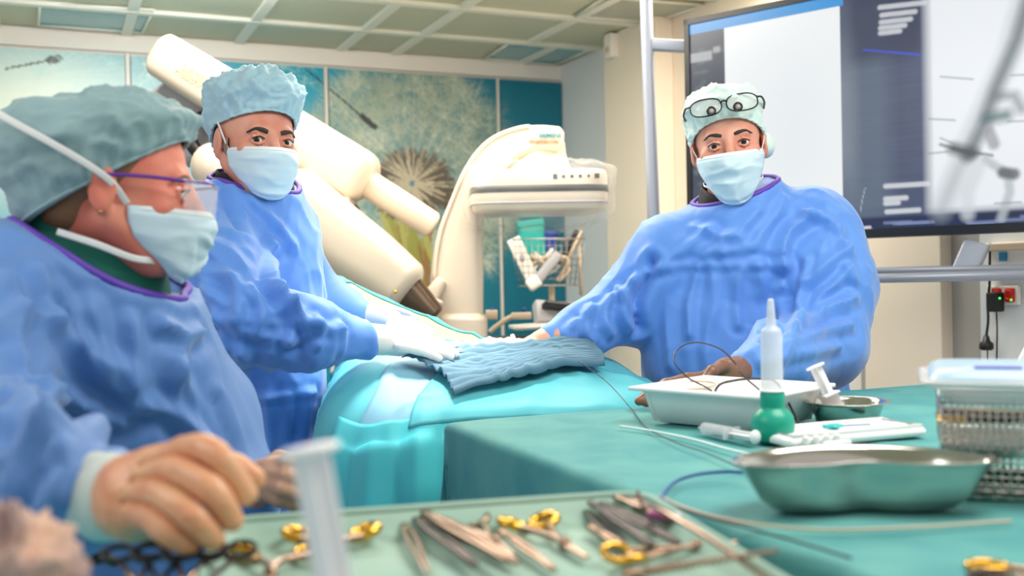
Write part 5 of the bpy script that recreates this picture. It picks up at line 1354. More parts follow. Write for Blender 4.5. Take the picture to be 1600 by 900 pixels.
# dark clips beside the gauze
q = PZ(132, 880, ZMAY + 0.02)
t = thing('towel_clip', 'dark metal towel clip lying beside the stained gauze', 'towel clip', q)
mb = MB(); mb.tube(catmull([q - X0 * 0.03, q + np.array([0, 0.01, 0.006]), q + X0 * 0.03], 6), 0.005, 8); mb.obj('shank', D_, t)
th = np.linspace(0, 2 * math.pi, 20, endpoint=False); mb = MB(); mb.tube([q + X0 * 0.012 + np.array([0.013 * math.cos(x), 0.011 * math.sin(x), 0.004]) for x in th], 0.003, 8, True); mb.obj('ring_handle', M['black'], t)

# ------------------------------------------------------------------ people
def head_frame(center, fwd, up):
    f = unit(fwd); r = unit(np.cross(f, up)); u = np.cross(r, f)
    R = np.column_stack([r, f, u])                   # local x = person's right, y = forward, z = up
    return R, (lambda x, y, z: np.asarray(center) + R @ np.array([x, y, z], float))
def head_sdf(S, R, H, neck_to, neck_r=0.054):
    S.ell(H(0, -0.014, 0.034), (0.077, 0.095, 0.088), R, 0)
    S.ell(H(0, 0.030, -0.030), (0.064, 0.064, 0.084), R, 0.03)
    S.ell(H(0, 0.056, -0.096), (0.034, 0.030, 0.026), R, 0.03)
    for s_ in (-1, 1):
        S.cap(H(0.058 * s_, 0.0, -0.052), H(0.026 * s_, 0.055, -0.098), 0.018, 0.017, 0.03)
        S.ell(H(0.044 * s_, 0.064, -0.032), (0.022, 0.020, 0.020), R, 0.02)
    S.cap(H(-0.036, 0.080, 0.012), H(0.036, 0.080, 0.012), 0.010, 0.010, 0.016)
    for s_ in (-1, 1):
        S.ell(H(0.033 * s_, 0.100, -0.009), (0.017, 0.017, 0.011), R, 0.012, sub=True)
    S.cap(H(0, 0.088, 0.004), H(0, 0.112, -0.042), 0.0075, 0.012, 0.012)
    for s_ in (-1, 1):
        S.ell(H(0.0125 * s_, 0.104, -0.046), (0.008, 0.011, 0.008), R, 0.008)
        S.ell(H(0.082 * s_, -0.006, -0.012), (0.007, 0.019, 0.031), R, 0.006)      # ear
        S.ell(H(0.079 * s_, -0.004, -0.036), (0.008, 0.009, 0.011), R, 0.006)
        S.ell(H(0.091 * s_, -0.001, -0.011), (0.006, 0.010, 0.017), R, 0.004, sub=True)
    S.cap(H(-0.018, 0.094, -0.072), H(0.018, 0.094, -0.072), 0.006, 0.006, 0.006)
    S.cap(H(-0.015, 0.093, -0.082), H(0.015, 0.093, -0.082), 0.006, 0.006, 0.006)
    for s_ in (-1, 1):                                # eyelids
        S.cap(H(0.021 * s_, 0.0885, -0.005), H(0.033 * s_, 0.0925, -0.0005), 0.0036, 0.0036, 0.003)
        S.cap(H(0.033 * s_, 0.0925, -0.0005), H(0.046 * s_, 0.084, -0.006), 0.0036, 0.0036, 0.003)
        S.cap(H(0.021 * s_, 0.0880, -0.0125), H(0.033 * s_, 0.0905, -0.0175), 0.0034, 0.0034, 0.003)
        S.cap(H(0.033 * s_, 0.0905, -0.0175), H(0.046 * s_, 0.083, -0.012), 0.0034, 0.0034, 0.003)
    S.cap(H(0, -0.028, -0.05), neck_to, neck_r, neck_r * 1.08, 0.03)
def eyes(H, R, who, look=None):
    for s_ in (-1, 1):
        c = H(0.033 * s_, 0.0800, -0.009); ax = unit((C0 if look is None else look) - c)
        mb = MB(); rE = 0.0122
        prof = [(rE * math.sin(x), rE * math.cos(x)) for x in np.linspace(0.0, math.pi, 24)]
        mb.lathe(prof, c, ax, 28, False)
        o = mb.obj('eye', [M['eye_white'], M['iris'], M['pupil']], who)
        for p in o.data.polygons:
            v = np.mean([np.array(o.data.vertices[i].co) for i in p.vertices], 0) + np.array(who.location) - c
            an = math.acos(np.clip(unit(v) @ ax, -1, 1)); p.material_index = 2 if an < 0.22 else (1 if an < 0.52 else 0)
def eyebrows(H, who, m, lift=0.0, thick=0.0042):
    for s_ in (-1, 1):
        pts = catmull([H(0.015 * s_, 0.0925, 0.0095 + lift), H(0.026 * s_, 0.0925, 0.0128 + lift), H(0.040 * s_, 0.0880, 0.0138 + lift), H(0.053 * s_, 0.0765, 0.006 + lift)], 5)
        mb = MB(); mb.sweep(pts, 0.0022, np.interp(np.linspace(0, 1, len(pts)), [0, .3, 1], [thick * 0.9, thick, thick * 0.3]), H(0, 0, 1) - H(0, 0, 0), 2.5, 10, 0.8); mb.obj('eyebrow', m, who)
        pts = catmull([H(0.0205 * s_, 0.0925, -0.0062), H(0.033 * s_, 0.0962, -0.0022), H(0.0465 * s_, 0.0872, -0.0072)], 5)
        mb = MB(); mb.tube(pts, 0.0011, 6); mb.obj('eyelashes', M['hair'], who)
def bouffant(H, who, m, rx=0.084, ry=0.104, zf=0.050, zs=0.028, zb=-0.055, puff=0.018, top=0.137, cy=-0.014, bagy=0.0, seed=0.0, wr=0.006, rimw=0.0, fyd=0.0, bagx=0.0, dome=0.72, ef=1.5, eb=1.2):
    na, nv = 120, 44; a = np.linspace(0, 2 * math.pi, na, endpoint=False); rings = []
    fwd = np.sin(a)                                    # +1 = forehead
    zr = np.where(fwd > 0, zs + (zf - zs) * np.maximum(fwd, 0) ** ef, zs + (zb - zs) * np.maximum(-fwd, 0) ** eb)
    for i in range(nv):
        t = i / (nv - 1)
        rim = min(1, t / 0.10)
        bul = math.sin(min(1, t / 0.55) * math.pi * 0.5)
        prof = math.cos(max(0, (t - 0.30)) / 0.70 * math.pi / 2) ** dome
        z = zr + (top - zr) * (1 - (1 - t) ** 1.7)
        dip = 0.010 * math.sin(min(1, t / 0.16) * math.pi) if t < 0.16 else 0
        x = np.cos(a) * (rx + puff * bul + bagx * bul * 0.5) * prof; y = cy + np.sin(a) * (ry + puff * bul) * prof - bagy * bul * np.clip(-fwd, 0, 1) * prof
        z = z - dip * 0.6 - 0.2 * bagy * bul * np.clip(-fwd, 0, 1)
        rings.append(np.stack([x, y, z], 1))
    G = np.array(rings)
    q = G * np.array([1, 1, 1.0]) + seed
    tt = np.linspace(0, 1, nv)[:, None]
    env = np.clip(tt / 0.12, 0, 1)
    d = wr * (1.5 * (ridged(q * 16) - 0.4) + 1.0 * (ridged(q * 34 + 7) - 0.4) + 1.5 * pn(q * 11)) * env + 0.0022 * np.sin(a * 34 + 4 * pn(q * 8))[...] * np.exp(-(tt / 0.22) ** 2) * np.clip(tt / 0.03, 0, 1)
    cen = np.array([0, cy, 0.03]); N = G - cen; N /= np.linalg.norm(N, axis=-1, keepdims=True) + 1e-9
    G = G + N * d[..., None]
    c0 = H(0, 0, 0); R_ = np.column_stack([H(1, 0, 0) - c0, H(0, 1, 0) - c0, H(0, 0, 1) - c0])
    mb = MB(); mb.grid(G @ R_.T + c0, wrap=True)
    cap = mb.obj('bouffant_cap', m, who, mods=[solid(0.0018, -1)])
    mb = MB(); mb.tube((G[1] + N[1] * 0.001) @ R_.T + c0, 0.0026, 8, True); mb.obj('elastic_hem', m, cap)
    return cap
def face_mask(H, who, sag=0.0, width=0.071, strap='tie', wrinkle=0.004, seed=0, zt=-0.028, drop=0.0):
    nu, nv = 49, 40; u = np.linspace(-1, 1, nu)[:, None]; v = np.linspace(0, 1, nv)[None, :]
    yc = np.interp(v, [0, .12, .3, .5, .7, .88, 1], [0.113, 0.125, 0.129, 0.124, 0.118, 0.108, 0.088]) + sag
    zc_ = np.interp(v, [0, .12, .3, .5, .7, .88, 1], [zt, zt - .012, -0.056, -0.078, -0.100, -0.121, -0.131])
    ye, ze = 0.022 + 0.010 * v, np.interp(v, [0, 1], [zt - 0.002, -0.100])
    c = np.cos(u * math.pi / 2 * 0.97)
    wid = width * np.interp(v, [0, .15, .5, .8, 1], [1.0, 1.02, 0.96, 0.80, 0.60])
    x = wid * np.sin(u * math.pi / 2) + 0 * v
    ye = ye + 0.030 * np.clip((v - 0.5) * 2, 0, 1) ** 1.5
    y = ye + (yc - ye) * c ** np.interp(v, [0, .3, .6, 1], [1.25, 1.15, 1.05, 0.9])
    z = ze + (zc_ - ze) * (1 - np.abs(u) ** 2.0)
    z = z - drop * v ** 2 * (1 - np.abs(u) ** 2)
    # pleats: three downward folds
    pl = sum(-0.0026 * (1 / (1 + np.exp(-(v - k_) * 60)) - 0.5) for k_ in (0.28, 0.46, 0.64)) * (1 - np.abs(u) ** 3)
    y = y + pl
    G = np.stack([x, y, z], -1)
    G[..., 1] += wrinkle * (1.4 * (ridged(G * np.array([16, 16, 26]) + seed) - 0.4) + pn(G * 30 + seed)) * (0.35 + 0.65 * np.minimum(1, v * 3)) * (1 - 0.5 * np.abs(u))
    c0 = H(0, 0, 0); R_ = np.column_stack([H(1, 0, 0) - c0, H(0, 1, 0) - c0, H(0, 0, 1) - c0])
    Gw = G @ R_.T + c0
    mb = MB(); mb.grid(Gw); mk = mb.obj('face_mask', M['mask'], who, mods=[solid(0.0014, 0)])
    mb = MB()
    out = (H(0, 1, 0) - c0) * 0.0012
    for row in (Gw[:, 0:4], Gw[:, -3:]): mb.grid(row + out)
    for row in (Gw[0:3], Gw[-3:]): mb.grid(row + out)
    mb.obj('mask_border', M['mask_white'], mk, mods=[solid(0.001, 0)])
    return mk, G
def ribbon(mk, pts, w_, m, up, name='mask_strap'):
    pts = catmull(pts, 8); mb = MB(); mb.sweep(pts, w_, 0.0011, up, 4, 10, 0.2); mb.obj(name, m, mk)
def collar_ring(who, c, R2, rx, ry, pts_fn, r, m, name):
    a = np.linspace(0, 2 * math.pi, 64, endpoint=False)
    mb = MB(); mb.tube([pts_fn(x) for x in a], r, 10, True); return mb.obj(name, m, who)
def collar(who, m, c, ax, rx, ry, h0, h1, fwd, name='collar', tilt=0.0, th=0.004, flare=0.012):
    """upright collar band around the neck: rings from h0 to h1 along ax"""
    f = unit(np.asarray(fwd) - ax * np.dot(fwd, ax)); s_ = np.cross(f, ax); n = 64; a = np.linspace(0, 2 * math.pi, n, endpoint=False); rings = []
    for t in np.linspace(0, 1, 8):
        h = h0 + (h1 - h0) * t; k_ = 1 + flare / rx * (1 - t)
        rings.append(np.array([np.asarray(c) + s_ * rx * k_ * math.cos(x) + f * ry * k_ * math.sin(x) + ax * (h - tilt * math.sin(x)) for x in a]))
    mb = MB(); G = np.array(rings); G = G + 0.003 * pn(G * 25)[..., None]; mb.grid(G, wrap=True); o = mb.obj(name, m, who, mods=[solid(th, 0)])
    return o, rings[0]
def glove(who, paths, name, m, h=0.0022, k=0.006, smooth=2, wr=0.0):
    """paths: list of (points, radii)"""
    allp = np.vstack([p for p, _ in paths]); rmax = max(max(r) for _, r in paths)
    S = SDF(allp.min(0) - rmax - 0.012, allp.max(0) + rmax + 0.012, h)
    for p, r in paths: S.chain([np.asarray(x) for x in p], r, k)
    V, Q = S.mesh(smooth)
    if wr: V = V + normals(V, Q) * (wr * (ridged(V * 60) - 0.4))[:, None]
    return mobj(name, V, Q, m, who)

def body_and_gown(who, skinm, gown_m, hR, H, neck_to, body_caps, gown_caps, gown_ells, creases, gh=0.0085, seed=0.0, low=0.007, rid=0.008, fine=0.0, hands=(), lo=None, smooth=3, neck_r=0.054, k=0.05, ridf=9.0, hole=None):
    pts = [np.asarray(H(0, 0, 0.14)), np.asarray(H(0, 0.14, 0)), np.asarray(H(0.1, -0.12, 0)), np.asarray(H(-0.1, -.12, 0))]
    for p, r in body_caps:
        for q, r_ in zip(p, r): pts += [np.asarray(q) - r_, np.asarray(q) + r_]
    pts = np.array(pts)
    S = SDF(pts.min(0) - 0.02, pts.max(0) + 0.02, 0.0036)
    head_sdf(S, hR, H, neck_to, neck_r)
    for p, r in body_caps: S.chain(p, r, 0.03)
    V, Q = S.mesh(1)
    mobj('body', V, Q, skinm, who)
    pts = []
    for p, r in gown_caps:
        for q, r_ in zip(p, r): pts += [np.asarray(q) - r_, np.asarray(q) + r_]
    for c, r in gown_ells: pts += [np.asarray(c) - np.max(r), np.asarray(c) + np.max(r)]
    pts = np.array(pts); lo_ = pts.min(0) - 0.04
    if lo is not None: lo_[2] = lo
    S = SDF(lo_, pts.max(0) + 0.04, gh)
    for c, r in gown_ells: S.ell(c, r, None, k)
    for p, r in gown_caps: S.chain(p, r, k)
    if hole:                                          # raised neckline with an open neck hole
        c, f, sd_, r, af, as_, rl = hole
        S.cap(c - UZ * 0.13 + f * 0.0, c - UZ * 0.012, rl, r, 0.05)
        n_ = unit(UZ - f * (af / r) - sd_ * (as_ / r)); t_ = unit(f - n_ * np.dot(f, n_))
        S.ell(c + n_ * 0.114, (0.20, 0.20, 0.12), np.column_stack([t_, np.cross(n_, t_), n_]), 0.006, sub=True)
    V, Q = S.mesh(smooth)
    V = folds(V, Q, creases, low=low, rid=rid, seed=seed, fine=fine, ridf=ridf)
    V = lap(V, Q, 1, 0.35)
    if hole:                                          # purple binding sewn on the rim of the neck hole
        n_a = 72; rim = []; rel = V - c; hgt = rel @ n_; lx = rel @ sd_; lf = rel @ f; rad_ = np.hypot(lx, lf); an = np.arctan2(lf, lx)
        for x in np.linspace(0, 2 * math.pi, n_a, endpoint=False):
            da = np.abs((an - x + math.pi) % (2 * math.pi) - math.pi)
            m_ = np.where((da < 0.09) & (rad_ > 0.06) & (rad_ < 0.165) & (np.abs(hgt) < 0.06))[0]
            if len(m_) == 0: rim.append(c + (sd_ * math.cos(x) + f * math.sin(x)) * r); continue
            score = hgt[m_] - 0.35 * np.abs(rad_[m_] - r)
            rim.append(V[m_[np.argmax(score)]])
        rim = np.array(rim)
        for _ in range(6): rim = 0.5 * rim + 0.25 * (np.roll(rim, 1, 0) + np.roll(rim, -1, 0))
        mb = MB(); mb.tube(rim, 0.0062, 10, True); mb.obj('neck_binding', M['purple'], who)
    return mobj('gown', V, Q, gown_m, who)

# ---- the big man on the right, loupes pushed up on his cap
d = 2.38
rc = P(1137, 221, d)
hR, H = head_frame(rc, (-0.19, -0.98, -0.09), (-0.115, 0, 0.99))
man = thing('person', 'person in blue gown with loupes pushed up on a pale mint cap, smiling eyes above mask, leaning on the draped patient', 'person', (rc[0], rc[1] + 0.06, 0.0), None)
man['label'] = 'person in blue gown with loupes on pale mint cap standing before the big monitor'
neckb = P(1145, 335, 2.44)
gown_caps = [
    ([P(1048, 404, 2.43), P(1140, 370, 2.46), P(1262, 358, 2.44)], [0.080, 0.080, 0.095]),
    ([P(1050, 395, 2.42), P(975, 482, 2.42), P(912, 515, 2.36), P(862, 527, 2.31)], [0.092, 0.074, 0.056, 0.036]),
    ([P(1272, 372, 2.40), P(1288, 450, 2.34), P(1284, 540, 2.26), P(1222, 556, 2.10), P(1172, 574, 1.98)], [0.108, 0.108, 0.088, 0.066, 0.042]),
    ([P(1130, 600, 2.46), P(1140, 800, 2.48), P(1150, 1200, 2.5)], [0.17, 0.17, 0.18]),
    ([P(1262, 520, 2.48), P(1270, 640, 2.5), P(1260, 900, 2.5)], [0.09, 0.075, 0.06])]
gown_ells = [(P(1128, 475, 2.44), (0.185, 0.14, 0.17)), (P(1125, 560, 2.43), (0.185, 0.16, 0.22)), (P(1180, 460, 2.44), (0.17, 0.13, 0.165))]
body_caps = [([neckb, P(1145, 420, 2.47), P(1140, 560, 2.47)], [0.058, 0.10, 0.10]),
             ([P(1140, 395, 2.47), P(1065, 400, 2.45), P(975, 482, 2.42), P(862, 527, 2.31), P(846, 536, 2.30)], [0.07, 0.05, 0.04, 0.022, 0.016]),
             ([P(1150, 390, 2.47), P(1262, 380, 2.42), P(1284, 530, 2.28), P(1172, 574, 1.98), P(1140, 585, 1.95)], [0.07, 0.05, 0.042, 0.022, 0.016])]
cr_man = [
    ([(1080, 345), (1110, 360), (1150, 365)], 0.010, 0.007), ([(1230, 300), (1210, 340), (1180, 370), (1120, 400)], 0.010, 0.007), ([(1330, 410), (1310, 430), (1270, 455), (1240, 500)], 0.009, 0.010), ([(1310, 350), (1330, 380), (1340, 430)], 0.010, 0.009), ([(1290, 480), (1240, 510), (1200, 525)], 0.008, 0.010), ([(960, 440), (985, 460), (1000, 490)], 0.008, 0.010),
    ([(1003, 424), (1060, 419), (1120, 417), (1218, 415)], 0.008, 0.006),
    ([(1042, 430), (1030, 480), (1040, 575)], 0.011, 0.006), ([(1082, 425), (1066, 470), (1070, 520)], 0.009, 0.009), ([(1100, 425), (1112, 465), (1092, 520), (1100, 590)], 0.011, 0.006), ([(1150, 424), (1142, 455), (1160, 500)], 0.008, 0.007), ([(1192, 425), (1196, 470), (1176, 540)], 0.012, 0.008),
    ([(1100, 350), (1060, 385), (1020, 410)], 0.012, 0.008), ([(1190, 320), (1140, 360), (1090, 400)], 0.014, 0.008),
    ([(1262, 330), (1235, 350), (1225, 390), (1216, 440)], 0.012, 0.016), ([(1250, 322), (1290, 330), (1320, 350)], 0.011, 0.010),
    ([(1216, 430), (1222, 480), (1216, 520)], 0.012, -0.018),
    ([(1330, 380), (1290, 400), (1250, 440)], 0.012, 0.009), ([(1340, 460), (1300, 470), (1255, 490)], 0.012, 0.012), ([(1335, 500), (1290, 510), (1230, 530)], 0.010, 0.012), ([(1320, 540), (1270, 545), (1200, 560)], 0.010, 0.010), ([(1252, 400), (1246, 440), (1240, 470)], 0.008, 0.008),
    ([(1010, 400), (995, 450), (1005, 520)], 0.012, -0.016), ([(985, 430), (975, 470), (990, 520)], 0.010, 0.012), ([(955, 450), (950, 490), (965, 525)], 0.009, 0.010), ([(925, 465), (920, 500), (930, 540)], 0.009, 0.010), ([(895, 490), (890, 515), (900, 545)], 0.008, 0.008), ([(1000, 420), (960, 450), (920, 480)], 0.010, 0.008)]
fw = unit(hR[:, 1] * [1, 1, 0]); sd = np.array([-fw[1], fw[0], 0])
gn = body_and_gown(man, M['skin'], M['gown'], hR, H, neckb, body_caps, gown_caps, gown_ells, cr_man, gh=0.0065, seed=1.3, lo=0.03, rid=0.005, low=0.006, hole=(P(1153, 304, 2.42), fw, sd, 0.106, -0.03, 0.03, 0.15))
eyes(H, hR, man); eyebrows(H, man, M['hair'], 0.002)
mk, _ = face_mask(H, man, 0.0, 0.075, seed=2.0, drop=0.016)
up_ = hR[:, 2]
for s_ in (-1, 1):
    ribbon(mk, [H(0.073 * s_, 0.026, -0.030), H(0.081 * s_, 0.012, -0.008), H(0.088 * s_, -0.008, 0.020)], 0.0028, M['strap'], hR[:, 0] * s_)
    ribbon(mk, [H(0.045 * s_, 0.062, -0.104), H(0.066 * s_, 0.030, -0.094), H(0.066 * s_, -0.02, -0.088)], 0.0026, M['strap'], hR[:, 0] * s_)
bouffant(H, man, M['cap_mint'], rx=0.083, ry=0.103, zf=0.050, zs=-0.012, zb=-0.06, puff=0.013, top=0.130, seed=4.0, wr=0.006, dome=0.85, ef=0.9)
mb = MB(); mb.ell(H(-0.084, -0.055, -0.022), (0.024, 0.034, 0.030), hR, 20, 14); mb.obj('cap_bulge', M['cap_mint'], man)
nax = unit(H(0, 0, 0) - neckb + np.array([0, 0.05, 0.12]))
collar(man, M['black_cloth'], P(1150, 312, 2.42), unit(np.array([0.05, -0.05, 1])), 0.080, 0.078, -0.035, 0.030, hR[:, 1], 'undershirt_collar', 0.030)
def ring_fn(c, ex, ey, ez): return lambda x: np.asarray(c) + ex * math.cos(x) + ey * math.sin(x) + ez * (math.sin(x) ** 2 if math.sin(x) > 0 else 0)
# purple neck binding follows the neckline drawn on the gown
a = np.linspace(0, 2 * math.pi, 60, endpoint=False)
fw = unit(hR[:, 1] * [1, 1, 0]); sd = np.array([-fw[1], fw[0], 0])
cN = P(1153, 304, 2.42)
# loupes
lp = man
lou = mobj('loupe_frame', np.zeros((0, 3)), [], M['frame_black'], man) if False else None
mb = MB()
def lens_pts(s_, n=36, k_=1.0):
    a = np.linspace(0, 2 * math.pi, n, endpoint=False)
    cx = 0.040 * s_
    return [H(cx + k_ * 0.0345 * np.sign(math.cos(x)) * abs(math.cos(x)) ** 0.75, 0.111 - 5.2 * (cx + 0.0345 * math.cos(x)) ** 2 - 0.014 * math.sin(x), 0.078 + k_ * 0.0195 * np.sign(math.sin(x)) * abs(math.sin(x)) ** 0.8) for x in a]
for s_ in (-1, 1): mb.tube(lens_pts(s_), 0.0017, 8, True)
mb.tube(catmull([H(-0.008, 0.108, 0.084), H(0, 0.112, 0.087), H(0.008, 0.108, 0.084)], 5), 0.002, 8)
for s_ in (-1, 1): mb.tube(catmull([H(0.073 * s_, 0.080, 0.086), H(0.084 * s_, 0.066, 0.085), H(0.091 * s_, 0.035, 0.074), H(0.090 * s_, 0.0, 0.062)], 5), 0.0024, 8)
lf = mb.obj('loupe_spectacles', M['frame_black'], man)
for s_ in (-1, 1):
    p = np.array(lens_pts(s_)); mb = MB(); mb.add(np.vstack([p, [p.mean(0)]]), [[i, (i + 1) % len(p), len(p)] for i in range(len(p))]); mb.obj('lens', M['lens'], lf, mods=[solid(0.001)])
    c = H(0.029 * s_, 0.108, 0.069); ax = unit(H(0, 1, -0.12) - H(0, 0, 0))
    mb = MB(); mb.lathe([(0, -0.004), (0.0105, -0.004), (0.0105, 0.014), (0.0088, 0.016), (0.0082, 0.013), (0, 0.012)], c, ax, 24); mb.obj('loupe_barrel', M['frame_black'], lf)
    mb = MB(); mb.lathe([(0, 0.0), (0.0086, 0.0), (0.0, 0.0012)], c + ax * 0.0142, ax, 24); mb.obj('loupe_glass', mat('grey_loupe_glass', (176, 160, 156), 0.08, spec=0.8), lf)
# his hands: brown gloves
wr_ = P(1160, 580, 1.975)
fin = []
kn = [P(1118, 589, 1.93), P(1110, 596, 1.915), P(1106, 603, 1.90)]
glove(man, [([P(1192, 570, 2.02), wr_, P(1138, 584, 1.945), P(1118, 592, 1.92)], [0.030, 0.031, 0.031, 0.026]),
            ([P(1118, 588, 1.93), P(1075, 592, 1.90), P(1040, 600, 1.88), P(1018, 612, 1.87)], [0.013, 0.011, 0.0098, 0.0085]),
            ([P(1116, 594, 1.92), P(1066, 597, 1.89), P(1028, 608, 1.865), P(1004, 622, 1.855)], [0.013, 0.011, 0.0098, 0.0085]),
            ([P(1112, 600, 1.91), P(1060, 604, 1.88), P(1020, 614, 1.855), P(998, 627, 1.845)], [0.013, 0.0105, 0.0095, 0.0082]),
            ([P(1110, 606, 1.90), P(1066, 612, 1.87), P(1030, 622, 1.85), P(1010, 630, 1.845)], [0.012, 0.0095, 0.0085, 0.0076]),
            ([P(1142, 580, 1.94), P(1128, 572, 1.90), P(1112, 580, 1.87), P(1102, 592, 1.86)], [0.015, 0.012, 0.0105, 0.009])], 'glove', M['glove_brown'], h=0.0026)
w2 = P(856, 530, 2.30)
glove(man, [([P(890, 521, 2.33), P(868, 527, 2.31), P(848, 535, 2.30), P(832, 540, 2.29)], [0.030, 0.030, 0.029, 0.024])] +
      [([P(838 - 0.5 * i, 535 + 3 * i, 2.30 - 0.022 * i), P(812, 539 + 3 * i, 2.28 - 0.02 * i), P(795 + (3, 0, 2, 8)[i], 546 + 3 * i, 2.27 - 0.02 * i)], [0.012, 0.010, 0.0085]) for i in range(4)] +
      [([P(848, 540, 2.25), P(832, 548, 2.22), P(820, 553, 2.21)], [0.013, 0.011, 0.009])], 'glove', mat('tan_glove', (200, 150, 124), 0.4), h=0.0028)

# ---- the man on the left, staring over his mask
d = 2.2
lc = P(400, 219, d)
hR, H = head_frame(lc, (0.60, -0.79, -0.04), (0.03, 0.02, 1))
sur = thing('person', 'person in blue gown with light blue cap staring over the mask at the middle left', 'person', (lc[0] - 0.02, lc[1] + 0.06, 0), None)
sur['label'] = 'person in blue gown and light blue cap, white glove on the patient'
neckb = P(392, 322, 2.26)
gown_caps = [
    ([P(348, 342, 2.18), P(395, 338, 2.26), P(445, 358, 2.32)], [0.080, 0.070, 0.062]),
    ([P(335, 372, 2.12), P(345, 440, 2.03), P(385, 500, 1.95), P(480, 522, 1.97), P(570, 531, 2.03)], [0.085, 0.092, 0.080, 0.060, 0.034]),
    ([P(455, 375, 2.36), P(480, 452, 2.42), P(530, 485, 2.40), P(565, 494, 2.37)], [0.065, 0.06, 0.05, 0.034]),
    ([P(405, 500, 2.24), P(408, 600, 2.24), P(412, 760, 2.24), P(412, 1200, 2.24)], [0.13, 0.125, 0.12, 0.14]),
    ([P(320, 430, 2.32), P(315, 520, 2.34), P(330, 650, 2.34), P(340, 1000, 2.34)], [0.075, 0.08, 0.08, 0.08])]
gown_ells = [(P(402, 430, 2.25), (0.125, 0.13, 0.15)), (P(412, 470, 2.24), (0.12, 0.13, 0.16))]
body_caps = [([neckb, P(395, 400, 2.27), P(400, 540, 2.27)], [0.056, 0.09, 0.09]),
             ([P(390, 360, 2.27), P(345, 365, 2.15), P(360, 490, 2.0), P(560, 530, 2.03), P(590, 531, 2.03)], [0.06, 0.05, 0.042, 0.022, 0.016]),
             ([P(410, 360, 2.28), P(450, 370, 2.35), P(485, 455, 2.41), P(565, 494, 2.37), P(590, 500, 2.36)], [0.06, 0.045, 0.04, 0.022, 0.016])]
cr_l = [
    ([(310, 380), (350, 400), (372, 440), (380, 480)], 0.010, 0.010), ([(420, 430), (450, 455), (480, 490), (490, 520)], 0.008, 0.011), ([(360, 500), (420, 505), (480, 500), (540, 510)], 0.009, 0.009),
    ([(345, 285), (360, 310), (380, 350)], 0.012, -0.012), ([(400, 310), (440, 340), (470, 380)], 0.010, 0.008),
    ([(300, 365), (335, 372), (372, 392), (392, 425)], 0.013, 0.011), ([(290, 405), (330, 420), (370, 428), (400, 460)], 0.012, 0.010), ([(300, 440), (350, 470), (420, 490), (470, 470)], 0.012, 0.010), ([(440, 380), (430, 430), (455, 470), (500, 500)], 0.012, 0.014),
    ([(320, 490), (380, 520), (450, 540)], 0.011, 0.010), ([(460, 470), (470, 505), (460, 545)], 0.009, 0.010), ([(500, 485), (512, 515), (505, 545)], 0.008, 0.009), ([(540, 500), (550, 520), (545, 548)], 0.007, 0.007), ([(400, 440), (420, 470), (410, 520)], 0.010, 0.011),
    ([(370, 632), (430, 628), (500, 618)], 0.008, 0.008), ([(430, 560), (425, 620), (432, 700)], 0.012, 0.008), ([(470, 560), (480, 620), (470, 690)], 0.012, -0.010), ([(380, 560), (372, 620), (384, 700)], 0.012, 0.008),
    ([(275, 430), (285, 480), (300, 530)], 0.009, 0.012), ([(300, 440), (312, 490), (330, 540)], 0.009, -0.012), ([(330, 540), (345, 560), (360, 600)], 0.009, 0.010)]
fw = unit(hR[:, 1] * [1, 1, 0]); sd = np.array([-fw[1], fw[0], 0])
body_and_gown(sur, M['skin'], M['gown'], hR, H, neckb, body_caps, gown_caps, gown_ells, cr_l, gh=0.0065, seed=9.1, lo=0.03, rid=0.006, low=0.006, hole=(P(398, 292, 2.24) + UZ * 0.004, fw, sd, 0.1, -0.04, 0, 0.13))
eyes(H, hR, sur); eyebrows(H, sur, M['hair'], -0.001, 0.005)
mk, _ = face_mask(H, sur, 0.0, 0.073, seed=5.0, zt=-0.024)
for s_ in (-1, 1):
    ribbon(mk, [H(0.072 * s_, 0.026, -0.026), H(0.080 * s_, 0.016, 0.000), H(0.086 * s_, 0.000, 0.030)], 0.003, M['strap'], hR[:, 0] * s_)
bouffant(H, sur, M['cap_blue'], rx=0.083, ry=0.102, zf=0.054, zs=0.026, zb=-0.045, puff=0.018, top=0.146, seed=12.0, wr=0.0085, dome=0.66)
# grey stubble / sideburn in front of the ear
for s_ in (-1, 1):
    mb = MB(); n_ = 10
    mb.sweep(catmull([H(0.0745 * s_, 0.016, -0.004), H(0.0735 * s_, 0.018, -0.028), H(0.064 * s_, 0.024, -0.058)], 5), 0.011, 0.0018, hR[:, 0] * s_, 3, 14, 0.4); mb.obj('sideburn', mat('grey_stubble', (142, 118, 108), 0.8, bump=('noise', 400, 0.6, 0.002)), sur)
fw = unit(hR[:, 1] * [1, 1, 0]); sd = np.array([-fw[1], fw[0], 0])
cN = P(398, 292, 2.24)
collar(sur, M['black_cloth'], cN, unit(np.array([-0.02, 0, 1])), 0.078, 0.080, -0.045, 0.030, fw, 'undershirt_collar', 0.020)
a = np.linspace(0, 2 * math.pi, 60, endpoint=False)
